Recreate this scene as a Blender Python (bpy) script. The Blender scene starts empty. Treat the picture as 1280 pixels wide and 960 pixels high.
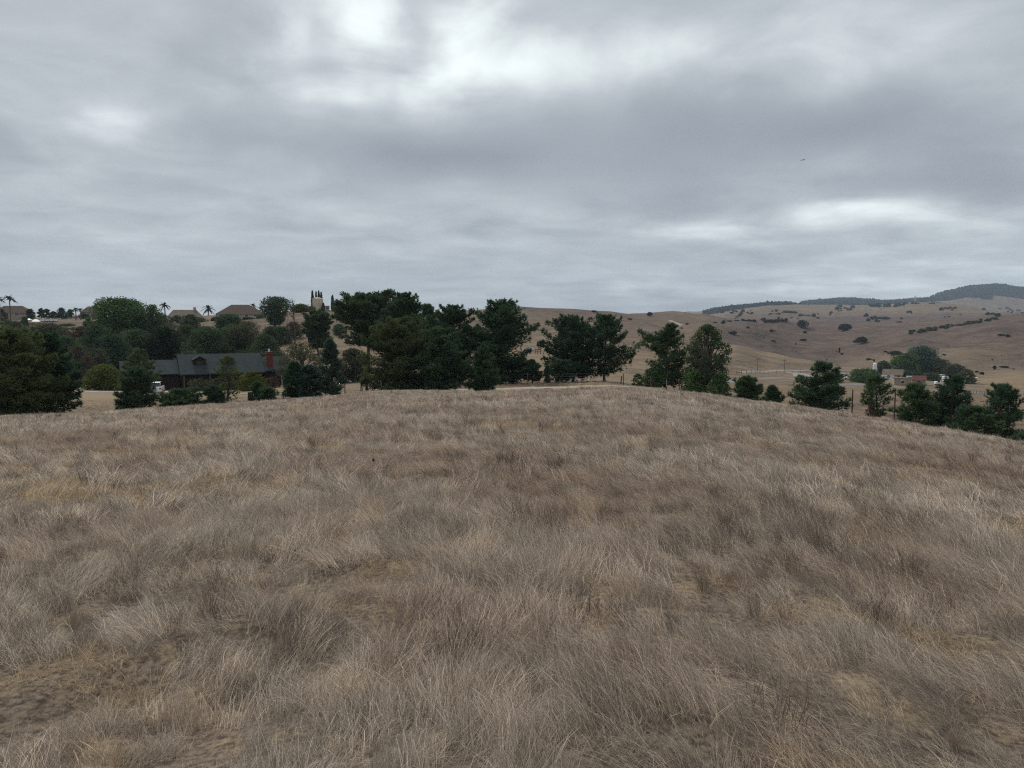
import bpy, math, random
import numpy as np
from mathutils import Vector, Matrix

sc = bpy.context.scene
COL = sc.collection
R = math.radians
rng = np.random.default_rng(7)
random.seed(7)

# ------------------------------------------------------------------ camera model
FPX, YH, CZ = 950.0, 395.0, 1.6
PITCH = math.atan((480 - YH) / FPX)
CP, SP = math.cos(PITCH), math.sin(PITCH)

def ray(u, y):
    vx, vy = (u - 640) / FPX, (480 - y) / FPX
    dx = vx; dy = CP + vy * SP; dz = -SP + vy * CP
    h = math.hypot(dx, dy)
    return math.atan2(dx, dy), dz / h        # azimuth (from +Y, to +X), slope

def slope(u, y): return ray(u, y)[1]
def azim(u): return ray(u, 440)[0]

# ------------------------------------------------------------------ numpy noise
def _hash(ix, iy, seed):
    n = (ix.astype(np.int64) * 374761393 + iy.astype(np.int64) * 668265263 + seed * 1442695041) & 0x7fffffff
    n = ((n ^ (n >> 13)) * 1274126177) & 0x7fffffff
    return ((n ^ (n >> 16)) & 0xffff) / 65535.0

def vnoise(x, y, seed=0):
    ix, iy = np.floor(x), np.floor(y)
    fx, fy = x - ix, y - iy
    fx = fx * fx * (3 - 2 * fx); fy = fy * fy * (3 - 2 * fy)
    a = _hash(ix, iy, seed); b = _hash(ix + 1, iy, seed)
    c = _hash(ix, iy + 1, seed); d = _hash(ix + 1, iy + 1, seed)
    return (a * (1 - fx) + b * fx) * (1 - fy) + (c * (1 - fx) + d * fx) * fy

def fbm(x, y, octv=4, seed=0):
    s = 0; a = 0.5; t = 0
    for i in range(octv):
        s = s + a * vnoise(x, y, seed + i * 17); t += a
        x = x * 2.03 + 11.3; y = y * 2.03 + 5.7; a *= 0.5
    return s / t * 2 - 1

# ------------------------------------------------------------------ terrain profiles
# every column: image column -> brow (distance, row) and the ground beyond it as (distance, row)
COLS = {
 -120: [(62, 530), (95, 506), (130, 492), (180, 470), (260, 428), (330, 408), (430, 400), (700, 404), (1500, 404), (5000, 397)],
    0: [(64, 522), (90, 504), (120, 490), (160, 474), (210, 448), (260, 424), (330, 405), (430, 398), (700, 404), (1500, 404), (5000, 397)],
  100: [(66, 518), (78, 510), (92, 501), (125, 487), (150, 480), (200, 450), (260, 424), (340, 403), (430, 397), (700, 404), (1500, 404), (5000, 397)],
  200: [(68, 512), (78, 507), (90, 501), (115, 490), (140, 486), (165, 476), (200, 450), (260, 420), (330, 400), (400, 396), (700, 404), (1500, 404), (5000, 397)],
  300: [(70, 506), (78, 502), (90, 497.5), (115, 489), (142, 485), (165, 474), (200, 449), (260, 418), (320, 397), (390, 393), (700, 404), (1500, 404), (5000, 397)],
  400: [(72, 498), (79, 494), (90, 489), (125, 477), (155, 464), (200, 440), (260, 408), (310, 389), (350, 386), (600, 404), (1500, 404), (5000, 397)],
  470: [(74, 491), (90, 484), (120, 472), (160, 454), (200, 438), (260, 414), (320, 398), (370, 394), (600, 402), (1500, 404), (5000, 397)],
  540: [(74, 490), (90, 484), (120, 473), (160, 458), (230, 440), (320, 420), (450, 404), (650, 392), (750, 391), (1500, 402), (5000, 396)],
  590: [(74, 491), (77, 489.5), (81, 484), (95, 480), (130, 470), (200, 452), (300, 434), (450, 412), (650, 390), (720, 388), (1000, 394), (1500, 402), (5000, 395)],
  640: [(73, 490), (76.5, 488.5), (80.5, 482.5), (92, 479), (130, 469), (200, 452), (300, 438), (450, 416), (650, 388), (740, 383.2), (1000, 391), (1500, 400), (5000, 394)],
  700: [(73, 488), (76.5, 486.5), (80.5, 481.5), (92, 477.5), (130, 470), (200, 455), (300, 440), (450, 420), (650, 395), (780, 386.5), (1000, 392), (1500, 400), (5000, 394)],
  760: [(73, 484.5), (76.5, 483), (80, 479.5), (92, 477), (130, 473), (200, 460), (300, 446), (450, 427), (650, 402), (820, 390.0), (1000, 395), (1500, 400), (5000, 394)],
  800: [(72, 486), (79, 483.5), (90, 482), (130, 477), (200, 464), (300, 450), (450, 430), (650, 408), (850, 394.5), (950, 391), (1200, 397), (1800, 400), (5000, 393)],
  840: [(71, 489), (78, 487.5), (92, 489), (130, 482), (200, 470), (300, 455), (450, 435), (650, 412), (850, 394), (960, 388.2), (1300, 396), (1800, 400), (5000, 391)],
  880: [(69, 493), (80, 495), (100, 496), (140, 488), (200, 478), (300, 462), (420, 442), (600, 420), (850, 400), (1050, 393), (1300, 396), (1800, 398), (3500, 391), (5000, 390)],
  920: [(67, 499), (80, 505), (105, 505), (150, 492), (200, 483), (300, 468), (380, 455), (520, 430), (650, 433), (850, 412), (1150, 402), (1400, 402), (2400, 388.5), (3200, 386), (5000, 388)],
  960: [(65, 504), (80, 512), (110, 510), (150, 499), (200, 489), (300, 472), (380, 465), (540, 439), (640, 443), (850, 421), (1250, 402), (1500, 402), (2400, 386), (3200, 382), (5000, 385)],
 1000: [(62, 510), (80, 524), (110, 520), (150, 506), (200, 493), (300, 474), (390, 467), (540, 447), (660, 449), (900, 426), (1300, 403.5), (1500, 405), (2200, 391), (2900, 381.5), (3600, 384), (5000, 380)],
 1050: [(60, 517), (80, 534), (110, 530), (150, 513), (200, 498), (300, 480), (390, 467), (540, 457), (640, 460), (900, 432), (1300, 403.5), (1500, 405), (2200, 391), (2900, 381), (3600, 383), (5000, 375)],
 1100: [(58, 524), (80, 545), (110, 540), (150, 520), (200, 503), (300, 484), (400, 470), (480, 463), (640, 457), (900, 432), (1300, 403.5), (1500, 405), (2200, 391), (2900, 381), (3600, 384), (5000, 377.5)],
 1150: [(56, 532), (80, 556), (110, 550), (150, 528), (200, 510), (300, 488), (400, 474), (480, 466), (640, 452), (900, 427), (1280, 403), (1450, 404), (2200, 389), (2900, 378), (3600, 383), (4600, 376), (5400, 376.5)],
 1180: [(55, 537), (80, 560), (110, 554), (150, 533), (200, 515), (300, 490), (400, 476), (480, 468), (640, 452), (900, 427), (1280, 400), (1450, 402), (2200, 388), (2900, 379), (3600, 385), (5400, 367)],
 1210: [(55, 542), (80, 565), (110, 558), (150, 538), (200, 520), (300, 494), (400, 482), (470, 476), (600, 458), (850, 428), (1150, 404), (1300, 398), (1500, 400), (2200, 390), (2900, 382), (3600, 388), (5400, 358.5)],
 1240: [(54, 547), (80, 570), (110, 562), (150, 543), (200, 525), (300, 500), (390, 489), (450, 476), (520, 470), (600, 462), (850, 424), (1150, 399), (1300, 393.5), (1500, 396), (2400, 391), (3600, 392), (5400, 356)],
 1280: [(52, 556), (80, 580), (110, 570), (150, 550), (200, 530), (300, 504), (390, 490), (450, 474), (510, 467), (600, 463), (850, 422), (1150, 395), (1280, 390.5), (1500, 393), (2400, 391), (3600, 394), (5400, 362)],
 1400: [(50, 570), (80, 592), (110, 580), (150, 558), (200, 535), (300, 507), (390, 492), (450, 474), (510, 467), (600, 461), (850, 420), (1150, 395), (1280, 390.5), (1500, 393), (2400, 391), (3600, 394), (5400, 366)],
}
BACK = {-110: [(60, -.09), (120, -.10), (300, -.06), (900, -.02), (2000, 0.0), (5000, -.002)],
         110: [(60, -.12), (120, -.13), (300, -.09), (900, -.03), (2000, 0.0), (5000, .01)],
         180: [(70, -.06), (120, -.07), (300, -.05), (900, -.01), (2000, .005), (5000, 0.0)]}

def pchip(x, y, xq):
    x = np.asarray(x, float); y = np.asarray(y, float)
    h = np.diff(x); dl = np.diff(y) / h
    m = np.zeros_like(y)
    for i in range(1, len(x) - 1):
        if dl[i - 1] * dl[i] > 0:
            w1 = 2 * h[i] + h[i - 1]; w2 = h[i] + 2 * h[i - 1]
            m[i] = (w1 + w2) / (w1 / dl[i - 1] + w2 / dl[i])
    m[0] = dl[0] * .0; m[-1] = dl[-1]
    xq = np.clip(xq, x[0], x[-1])
    k = np.clip(np.searchsorted(x, xq) - 1, 0, len(x) - 2)
    t = (xq - x[k]) / h[k]
    return ((2*t**3 - 3*t**2 + 1) * y[k] + (t**3 - 2*t**2 + t) * h[k] * m[k]
            + (-2*t**3 + 3*t**2) * y[k+1] + (t**3 - t**2) * h[k] * m[k+1])

ND = 520
DG = np.exp(np.linspace(math.log(0.5), math.log(9000.0), ND))

def column(pts):
    db, sb = pts[0]
    a = -sb - 3.2 / db; b = 1.6 / db**2
    s = -1.6 / DG - a - b * DG
    far = DG > db
    lx = [math.log(p[0]) for p in pts]; ly = [p[1] for p in pts]
    s[far] = pchip(lx, ly, np.log(DG[far]))
    return s

keys, cols = [], []
for az, p in ((-180, BACK[180]), (-110, BACK[-110])):
    keys.append(R(az)); cols.append(column(p))
for u, p in COLS.items():
    keys.append(azim(u)); cols.append(column([(d, slope(u, y)) for d, y in p]))
for az, p in ((110, BACK[110]), (180, BACK[180])):
    keys.append(R(az)); cols.append(column(p))
keys = np.array(keys); cols = np.array(cols)

AZ = np.concatenate([np.radians(np.arange(-180, -42, 4.0)), np.radians(np.arange(-42, 42, 0.11)),
                     np.radians(np.arange(42, 180.1, 4.0))])
AZ[-1] = math.pi
NA = len(AZ)
S = np.zeros((NA, ND))
kk = np.clip(np.searchsorted(keys, AZ) - 1, 0, len(keys) - 2)
tt = (AZ - keys[kk]) / (keys[kk + 1] - keys[kk])
# catmull-rom limited, blended with linear
for i in range(NA):
    k = kk[i]; t = tt[i]
    st = t * t * (3 - 2 * t)
    w = 0.5 * t + 0.5 * st
    S[i] = cols[k] * (1 - w) + cols[k + 1] * w
Zg = CZ + S * DG[None, :]
X = np.sin(AZ)[:, None] * DG[None, :]; Y = np.cos(AZ)[:, None] * DG[None, :]
def sstep(a, b, x):
    t = np.clip((x - a) / (b - a), 0, 1); return t * t * (3 - 2 * t)
D2 = np.broadcast_to(DG[None, :], X.shape)
amp = sstep(160, 700, D2) * 0.0040 * D2 * (1 - .5 * sstep(1500, 2500, D2))
Zg = Zg + amp * fbm(X / (D2.clip(300) * .0 + 170), Y / 170, 5, 3)
Zg = Zg + sstep(600, 1500, D2) * 5 * fbm(X / 420, Y / 420, 4, 9) * (1 - .5 * sstep(3000, 5000, D2))
Zg = Zg + (1 - sstep(75, 110, D2)) * sstep(1.0, 4, D2) * (0.12 * fbm(X / .9, Y / .9, 2, 21) + 0.18 * fbm(X / 9, Y / 9, 2, 33) * sstep(4, 15, D2))
rid = 1 - 2 * np.abs(fbm(X / 230 + 3, Y / 300, 3, 131))
Uf = 640 + FPX * np.tan(np.clip(AZ, -1.2, 1.2))[:, None] + 0 * D2
Zg = Zg + 24 * (rid - .5) * sstep(600, 760, D2) * (1 - sstep(980, 1180, D2)) * sstep(880, 960, Uf)
Zg = Zg + 9 * (rid - .5) * sstep(260, 400, D2) * (1 - sstep(520, 680, D2)) * sstep(540, 600, Uf) * (1 - sstep(820, 900, Uf))
Zg[-1] = Zg[0]

LOGD0, LOGDS = math.log(0.5), (math.log(9000.0) - math.log(0.5)) / (ND - 1)
def gz(x, y):
    x = np.asarray(x, float); y = np.asarray(y, float)
    az = np.arctan2(x, y); d = np.hypot(x, y).clip(0.5, 8999)
    fa = np.interp(az, AZ, np.arange(NA)); fd = (np.log(d) - LOGD0) / LOGDS
    ia = np.clip(fa.astype(int), 0, NA - 2); idd = np.clip(fd.astype(int), 0, ND - 2)
    ta = fa - ia; td = fd - idd
    return ((Zg[ia, idd] * (1 - td) + Zg[ia, idd + 1] * td) * (1 - ta)
            + (Zg[ia + 1, idd] * (1 - td) + Zg[ia + 1, idd + 1] * td) * ta)

def hit(u, y, dmin=2.0, dmax=8500):
    """first ground point seen at that image position beyond dmin"""
    az, s = ray(u, y)
    d = dmin
    prev = None
    while d < dmax:
        g = float(gz(math.sin(az) * d, math.cos(az) * d))
        if g >= CZ + s * d and prev is not None:
            return Vector((math.sin(az) * d, math.cos(az) * d, g)), d
        prev = g; d *= 1.004
    return None, None

def at(u, d, y=440):
    az = ray(u, y)[0]
    x, yy = math.sin(az) * d, math.cos(az) * d
    return Vector((x, yy, float(gz(x, yy))))

# ------------------------------------------------------------------ helpers
def mesh_np(name, V, F, mat=None, attrs=None, smooth=False, midx=None):
    me = bpy.data.meshes.new(name)
    V = np.asarray(V, np.float32); F = np.asarray(F, np.int32)
    k = F.shape[1]
    me.vertices.add(len(V)); me.vertices.foreach_set('co', V.ravel())
    me.loops.add(F.size); me.loops.foreach_set('vertex_index', F.ravel())
    me.polygons.add(len(F)); me.polygons.foreach_set('loop_start', np.arange(0, F.size, k, dtype=np.int32))
    if smooth: me.polygons.foreach_set('use_smooth', np.ones(len(F), bool))
    if mat is not None:
        for m in (mat if isinstance(mat, (list, tuple)) else [mat]): me.materials.append(m)
    if midx is not None: me.polygons.foreach_set('material_index', np.asarray(midx, np.int32))
    for an, av in (attrs or {}).items():
        a = me.attributes.new(an, 'FLOAT', 'POINT'); a.data.foreach_set('value', np.asarray(av, np.float32))
    me.update(calc_edges=True)
    return me

def link(name, me, parent=None, loc=None, rotz=None):
    o = bpy.data.objects.new(name, me); COL.objects.link(o)
    if parent is not None: o.parent = parent
    if loc is not None: o.location = loc
    if rotz is not None: o.rotation_euler = (0, 0, rotz)
    return o

def tag(o, label=None, cat=None, group=None, kind=None):
    if label: o['label'] = label
    if cat: o['category'] = cat
    if group: o['group'] = group
    if kind: o['kind'] = kind
    return o

def empty(name, loc, rotz, label, cat, group=None):
    o = bpy.data.objects.new(name, None); COL.objects.link(o)
    o.location = loc; o.rotation_euler = (0, 0, rotz); o.empty_display_size = .3
    return tag(o, label, cat, group)

class MB:
    """collects quads and boxes into one mesh"""
    def __init__(s): s.v = []; s.f = []
    def poly(s, pts):
        n = len(s.v); s.v += [tuple(p) for p in pts]; s.f.append(list(range(n, n + len(pts)))); return s
    def box(s, x0, x1, y0, y1, z0, z1):
        n = len(s.v)
        s.v += [(x0,y0,z0),(x1,y0,z0),(x1,y1,z0),(x0,y1,z0),(x0,y0,z1),(x1,y0,z1),(x1,y1,z1),(x0,y1,z1)]
        for q in ((0,3,2,1),(4,5,6,7),(0,1,5,4),(1,2,6,5),(2,3,7,6),(3,0,4,7)): s.f.append([n + i for i in q])
        return s
    def tube(s, p0, p1, r0, r1, k=6, cap=True):
        p0 = Vector(p0); p1 = Vector(p1); d = (p1 - p0).normalized()
        a = d.orthogonal().normalized(); b = d.cross(a); n = len(s.v)
        for p, r in ((p0, r0), (p1, r1)):
            for i in range(k):
                t = 2 * math.pi * i / k
                s.v.append(tuple(p + (a * math.cos(t) + b * math.sin(t)) * r))
        for i in range(k):
            j = (i + 1) % k; s.f.append([n + i, n + j, n + k + j, n + k + i])
        if cap:
            s.f.append([n + i for i in range(k)][::-1]); s.f.append([n + k + i for i in range(k)])
        return s
    def prism(s, prof, x0, x1, axis='x'):
        """profile of (y,z) extruded along x"""
        n = len(s.v); k = len(prof)
        for x in (x0, x1):
            for (y, z) in prof: s.v.append((x, y, z))
        for i in range(k):
            j = (i + 1) % k; s.f.append([n + i, n + j, n + k + j, n + k + i])
        s.f.append([n + i for i in range(k)][::-1]); s.f.append([n + k + i for i in range(k)])
        return s
    def mesh(s, name, mat, smooth=False):
        me = bpy.data.meshes.new(name); me.from_pydata(s.v, [], s.f); me.materials.append(mat)
        if smooth:
            for p in me.polygons: p.use_smooth = True
        me.update(); return me
    def build(s, name, mat, parent=None, smooth=False, bevel=0, **kw):
        o = link(name, s.mesh(name, mat, smooth), parent, **kw)
        if bevel:
            b = o.modifiers.new('b', 'BEVEL'); b.width = bevel; b.segments = 2
        return o

# ------------------------------------------------------------------ materials
def new_mat(name):
    m = bpy.data.materials.new(name); m.use_nodes = True
    nt = m.node_tree; nt.nodes.clear()
    out = nt.nodes.new('ShaderNodeOutputMaterial')
    return m, nt, out

def N(nt, typ, **kw):
    n = nt.nodes.new(typ)
    for k, v in kw.items():
        if k in ('operation', 'blend_type', 'data_type', 'attribute_name', 'noise_dimensions', 'interpolation_type', 'attribute_type', 'feature', 'use_clamp', 'clamp'):
            setattr(n, k, v)
        else: n.inputs[k.replace('_', ' ')].default_value = v
    return n

def mixc(nt, fac, a, b, blend='MIX'):
    n = nt.nodes.new('ShaderNodeMix'); n.data_type = 'RGBA'; n.blend_type = blend
    for sock, val in ((n.inputs[0], fac), (n.inputs[6], a), (n.inputs[7], b)):
        if isinstance(val, (int, float)): sock.default_value = val
        elif isinstance(val, tuple): sock.default_value = (*val, 1)
        else: nt.links.new(val, sock)
    return n.outputs[2]

def noise(nt, vec, scale, detail=4, rough=.55, dist=0):
    n = nt.nodes.new('ShaderNodeTexNoise')
    n.inputs['Scale'].default_value = scale; n.inputs['Detail'].default_value = detail
    n.inputs['Roughness'].default_value = rough; n.inputs['Distortion'].default_value = dist
    if vec is not None: nt.links.new(vec, n.inputs['Vector'])
    return n.outputs['Fac']

def ramp(nt, val, lo, hi, a=0.0, b=1.0):
    n = nt.nodes.new('ShaderNodeMapRange'); n.interpolation_type = 'SMOOTHSTEP'
    nt.links.new(val, n.inputs[0])
    n.inputs[1].default_value = lo; n.inputs[2].default_value = hi
    n.inputs[3].default_value = a; n.inputs[4].default_value = b
    return n.outputs[0]

def mth(nt, op, a, b=None, c=None, clamp=False):
    n = nt.nodes.new('ShaderNodeMath'); n.operation = op; n.use_clamp = clamp
    for i, v in enumerate((a, b, c)):
        if v is None: continue
        if isinstance(v, (int, float)): n.inputs[i].default_value = v
        else: nt.links.new(v, n.inputs[i])
    return n.outputs[0]

def attr(nt, name, typ='GEOMETRY'):
    n = nt.nodes.new('ShaderNodeAttribute'); n.attribute_name = name; n.attribute_type = typ
    return n.outputs['Fac']

def pos(nt): return nt.nodes.new('ShaderNodeNewGeometry').outputs['Position']

def bsdf(nt, out, col, rough=.9, spec=.2, bump=None, bstr=.3, bdist=.1):
    b = nt.nodes.new('ShaderNodeBsdfPrincipled')
    if isinstance(col, tuple): b.inputs['Base Color'].default_value = (*col, 1)
    else: nt.links.new(col, b.inputs['Base Color'])
    b.inputs['Roughness'].default_value = rough
    b.inputs['Specular IOR Level'].default_value = spec
    if bump is not None:
        bp = nt.nodes.new('ShaderNodeBump'); bp.inputs['Strength'].default_value = bstr; bp.inputs['Distance'].default_value = bdist
        nt.links.new(bump, bp.inputs['Height']); nt.links.new(bp.outputs[0], b.inputs['Normal'])
    nt.links.new(b.outputs[0], out.inputs[0])
    return b

def simple(name, col, rough=.8, var=.25, scale=3.0, spec=.3):
    """a weathered surface: base colour with uneven wear"""
    m, nt, out = new_mat(name)
    n1 = noise(nt, pos(nt), scale, 5)
    dark = tuple(c * (1 - var) for c in col); lite = tuple(min(1, c * (1 + var)) for c in col)
    c = mixc(nt, ramp(nt, n1, .3, .7), dark, lite)
    bsdf(nt, out, c, rough, spec, n1, .15, .02)
    return m

def foliage(name, dark, lite, trans=.18):
    m, nt, out = new_mat(name)
    t = attr(nt, 'tint')
    n1 = noise(nt, pos(nt), .9, 3)
    f = mth(nt, 'MULTIPLY_ADD', t, .7, mth(nt, 'MULTIPLY_ADD', n1, .9, -.28), clamp=True)
    oi = nt.nodes.new('ShaderNodeObjectInfo').outputs['Random']
    c = mixc(nt, f, dark, lite)
    c = mixc(nt, 1.0, c, mixc(nt, oi, (1.0, 1.06, 1.08), (1.4, 1.32, 1.1)), 'MULTIPLY')
    b = nt.nodes.new('ShaderNodeBsdfDiffuse'); nt.links.new(c, b.inputs[0])
    tr = nt.nodes.new('ShaderNodeBsdfTranslucent'); nt.links.new(c, tr.inputs[0])
    mx = nt.nodes.new('ShaderNodeMixShader'); mx.inputs[0].default_value = trans
    nt.links.new(b.outputs[0], mx.inputs[1]); nt.links.new(tr.outputs[0], mx.inputs[2])
    nt.links.new(mx.outputs[0], out.inputs[0])
    return m

M = {}
M['pine'] = foliage('pine_needles', (.030, .056, .036), (.105, .162, .090))
M['pine_olive'] = foliage('olive_needles', (.046, .066, .034), (.138, .170, .084))
M['pine_blue'] = foliage('bluish_needles', (.034, .060, .054), (.098, .146, .112))
M['oak'] = foliage('oak_leaves', (.035, .056, .034), (.094, .132, .072))
M['green'] = foliage('green_leaves', (.040, .074, .032), (.108, .172, .066))
M['yellowgreen'] = foliage('yellow_green_leaves', (.05, .062, .018), (.14, .16, .05))
M['olive'] = foliage('grey_olive_leaves', (.045, .052, .035), (.10, .11, .07))
M['brush'] = foliage('brown_brush', (.05, .04, .035), (.14, .11, .085))
M['faroak'] = foliage('far_oak_leaves', (.014, .021, .017), (.034, .044, .031))
M['palm'] = foliage('palm_fronds', (.03, .04, .02), (.08, .09, .05))
M['bark'] = simple('bark', (.075, .058, .045), .95, .35, 6)
M['greybark'] = simple('grey_bark', (.13, .11, .095), .95, .3, 6)
M['wood'] = simple('weathered_wood', (.12, .095, .075), .9, .3, 8)
M['darkwood'] = simple('dark_wood', (.045, .036, .03), .9, .3, 8)
M['wire'] = simple('wire', (.16, .15, .14), .6, .1, 2)
M['stucco'] = simple('tan_stucco', (.32, .26, .19), .9, .12, 1)
M['cream'] = simple('cream_stucco', (.36, .31, .25), .9, .1, 1)
M['pinkwall'] = simple('pinkish_wall', (.33, .23, .18), .9, .12, 1)
M['redwood'] = simple('shaded_red_brown_boards', (.024, .015, .013), .85, .25, 2)  # boards darkened all over: the porch shade is put into the colour
M['brick'] = simple('red_brick', (.13, .042, .032), .9, .3, 5)
M['white'] = simple('white_paint', (.75, .76, .76), .5, .06, 2)
M['whitecar'] = simple('white_car_paint', (.72, .74, .76), .25, .03, 1, .5)
M['glass'] = simple('dark_glass', (.02, .025, .03), .12, .1, 1, .6)
M['rubber'] = simple('rubber', (.02, .02, .02), .8, .1, 3)
M['red'] = simple('red_lens', (.35, .02, .02), .3, .1, 3)
M['metal'] = simple('grey_metal', (.4, .41, .42), .45, .15, 2, .5)
M['rust'] = simple('rust_metal', (.16, .07, .05), .8, .3, 4)
M['tank'] = simple('tan_tank', (.60, .49, .36), .8, .1, .6)
M['black'] = simple('black_plastic', (.02, .02, .022), .6, .2, 3)
M['bird'] = simple('dark_feathers', (.03, .027, .025), .9, .2, 20)
M['gravel'] = simple('pale_gravel', (.27, .245, .22), .95, .15, .15)
M['dirtroad'] = simple('dirt_road', (.36, .29, .21), .95, .18, .9)
M['asphalt'] = simple('worn_road', (.2, .185, .17), .95, .12, .2)

def roof_mat(name, a, b, sc_=1.0):
    m, nt, out = new_mat(name)
    tc = nt.nodes.new('ShaderNodeTexCoord').outputs['Object']
    w = nt.nodes.new('ShaderNodeTexBrick'); nt.links.new(tc, w.inputs['Vector'])
    w.inputs['Scale'].default_value = 2.2 * sc_; w.inputs['Color1'].default_value = (*a, 1); w.inputs['Color2'].default_value = (*b, 1)
    w.inputs['Mortar'].default_value = (*[c * .6 for c in a], 1); w.inputs['Mortar Size'].default_value = .03
    n1 = noise(nt, tc, .7, 5)
    c = mixc(nt, ramp(nt, n1, .3, .75), w.outputs['Color'], mixc(nt, .5, w.outputs['Color'], b))
    bsdf(nt, out, c, 1.0, .03, w.outputs['Fac'], .3, .02)
    return m
M['darkroof'] = roof_mat('slate_shingles', (.044, .053, .055), (.068, .080, .083))
M['brownroof'] = roof_mat('brown_tiles', (.105, .078, .064), (.15, .115, .092))
M['tanroof'] = roof_mat('tan_tiles', (.15, .12, .097), (.21, .17, .135))
M['greyroof'] = roof_mat('grey_sheet', (.38, .38, .38), (.48, .48, .48))
M['redroof'] = roof_mat('red_tiles', (.12, .052, .04), (.17, .08, .06))

# ---- ground
def ground_mat(name, near):
    m, nt, out = new_mat(name)
    p = pos(nt)
    big = noise(nt, p, .011, 5, .6, .6)
    mid = noise(nt, p, .07, 5, .6, .4)
    fine = noise(nt, p, 1.3, 6, .7)
    tiny = noise(nt, p, 22, 4, .7)
    purple = attr(nt, 'purple'); straw = attr(nt, 'straw'); bare = attr(nt, 'bare')
    # weed-brown versus straw-tan
    cp = mixc(nt, ramp(nt, mid, .32, .68), (.088, .060, .048), (.132, .094, .075))
    ct = mixc(nt, ramp(nt, mid, .3, .7), (.162, .116, .073), (.228, .168, .107))
    c = mixc(nt, mth(nt, 'ADD', purple, mth(nt, 'MULTIPLY_ADD', big, .7, -.35), clamp=True), ct, cp)
    # gullies and cattle trails: thin darker veins
    if not near:
        v = nt.nodes.new('ShaderNodeTexNoise'); v.inputs['Scale'].default_value = .009; v.inputs['Detail'].default_value = 6
        v.inputs['Distortion'].default_value = 1.2; nt.links.new(p, v.inputs['Vector'])
        ridge = mth(nt, 'ABSOLUTE', mth(nt, 'SUBTRACT', v.outputs['Fac'], .5))
        c = mixc(nt, ramp(nt, ridge, .0, .03, .6, 0), c, (.065, .05, .042))
        c = mixc(nt, ramp(nt, noise(nt, p, .35, 4, .75), .52, .8, 0, .6), c, (.06, .05, .04))
    c = mixc(nt, straw, c, mixc(nt, ramp(nt, fine, .3, .7), (.205, .15, .09), (.29, .22, .135)))
    c = mixc(nt, bare, c, mixc(nt, ramp(nt, fine, .3, .7), (.19, .155, .115), (.26, .215, .165)))
    if near:
        # litter between the tufts: straw, grey thatch, dark soil holes
        c2 = mixc(nt, ramp(nt, tiny, .35, .65), (.06, .046, .036), (.21, .16, .115))
        gold = mixc(nt, ramp(nt, tiny, .3, .7), (.12, .09, .06), (.32, .245, .155))
        c2 = mixc(nt, ramp(nt, noise(nt, p, 2.2, 4, .65), .52, .66), c2, gold)
        c2 = mixc(nt, ramp(nt, noise(nt, p, 3.1, 3, .6), .64, .74), c2, (.035, .028, .022))
        c = mixc(nt, attr(nt, 'field'), c, c2)
    c = mixc(nt, 1.0, c, mixc(nt, ramp(nt, fine, .25, .75), (.86, .86, .86), (1.12, 1.12, 1.12)), 'MULTIPLY')
    bsdf(nt, out, c, .97, .1, tiny if near else noise(nt, p, .03, 6, .6, .5), .2 if near else .8, .03 if near else 9.0)
    return m
M['ground'] = ground_mat('dry_ground', True)
M['hills'] = ground_mat('dry_hills', False)

# per-vertex cover masks
U = 640 + FPX * (X / np.maximum(Y * CP - (Zg - CZ) * SP, 1e-3))
den = np.maximum(Y * CP - (Zg - CZ) * SP, 1e-3)
V_ = 480 - FPX * ((Zg - CZ) * CP + Y * SP) / den
front = (Y > 0) & (np.abs(np.degrees(AZ))[:, None] < 46)
Uc = np.where(front, U, -500)
brow = np.interp(AZ, keys[2:-2], [p[0][0] for p in COLS.values()])[:, None]
field = 1 - sstep(0, 8, D2 - brow)
purple = 0.15 + 0.0 * D2
purple = purple + .75 * sstep(545 , 640, D2) * sstep(850, 930, Uc)                 # weedy slope across the valley
purple = purple + .55 * (sstep(300, 650, D2)) * (1 - sstep(820, 900, Uc)) * sstep(500, 560, Uc) # round hill in the middle
purple = purple - .25 * sstep(230, 330, D2) * (1 - sstep(430, 640, D2)) * sstep(780, 900, Uc)
purple = purple + .5 * sstep(1000, 1150, D2) * (1 - sstep(1500, 1700, D2)) * sstep(880, 920, Uc)
purple = np.minimum(purple, 1.15) * (1 - .7 * sstep(1600, 2200, D2))
purple = purple + .3 * sstep(200, 260, D2) * (1 - sstep(420, 500, Uc))
purple = purple + .8 * np.exp(-((D2 - 452) / 26) ** 2) * sstep(890, 930, Uc) * (1 - sstep(1070, 1100, Uc))
purple = purple + .45 * fbm(X / 120, Y / 150, 4, 201) * sstep(300, 500, D2)
straw = np.zeros_like(D2)
def blobmask(u, v, wu, wd, d0):
    return np.exp(-((Uc - u) / wu) ** 2 - ((D2 - d0) / wd) ** 2)
straw = straw + .9 * np.exp(-((D2 - 102) / 14) ** 2) * sstep(60, 120, Uc) * (1 - sstep(400, 440, Uc))
straw = straw + .8 * np.exp(-((D2 - 450) / 60) ** 2) * sstep(1175, 1230, Uc)
straw = straw + .55 * sstep(.05, .45, fbm(X / 260 + 7, Y / 260, 3, 44)) * sstep(500, 700, D2) * (1 - sstep(1100, 1300, D2)) * sstep(1000, 1100, Uc)
straw = straw + .35 * sstep(330, 420, D2) * (1 - sstep(520, 560, D2)) * sstep(860, 900, Uc) * (1 - sstep(1080, 1130, Uc))
straw = straw + .5 * sstep(88, 110, D2) * (1 - sstep(260, 420, D2)) * sstep(600, 660, Uc) * (1 - sstep(760, 900, Uc))
straw = straw + .45 * sstep(60, 80, D2) * (1 - sstep(110, 135, D2)) * (1 - sstep(100, 150, Uc)) * sstep(60, 90, Uc)
straw = np.clip(straw * (0.75 + .5 * fbm(X / 9, Y / 9, 3, 5)), 0, 1)
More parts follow.
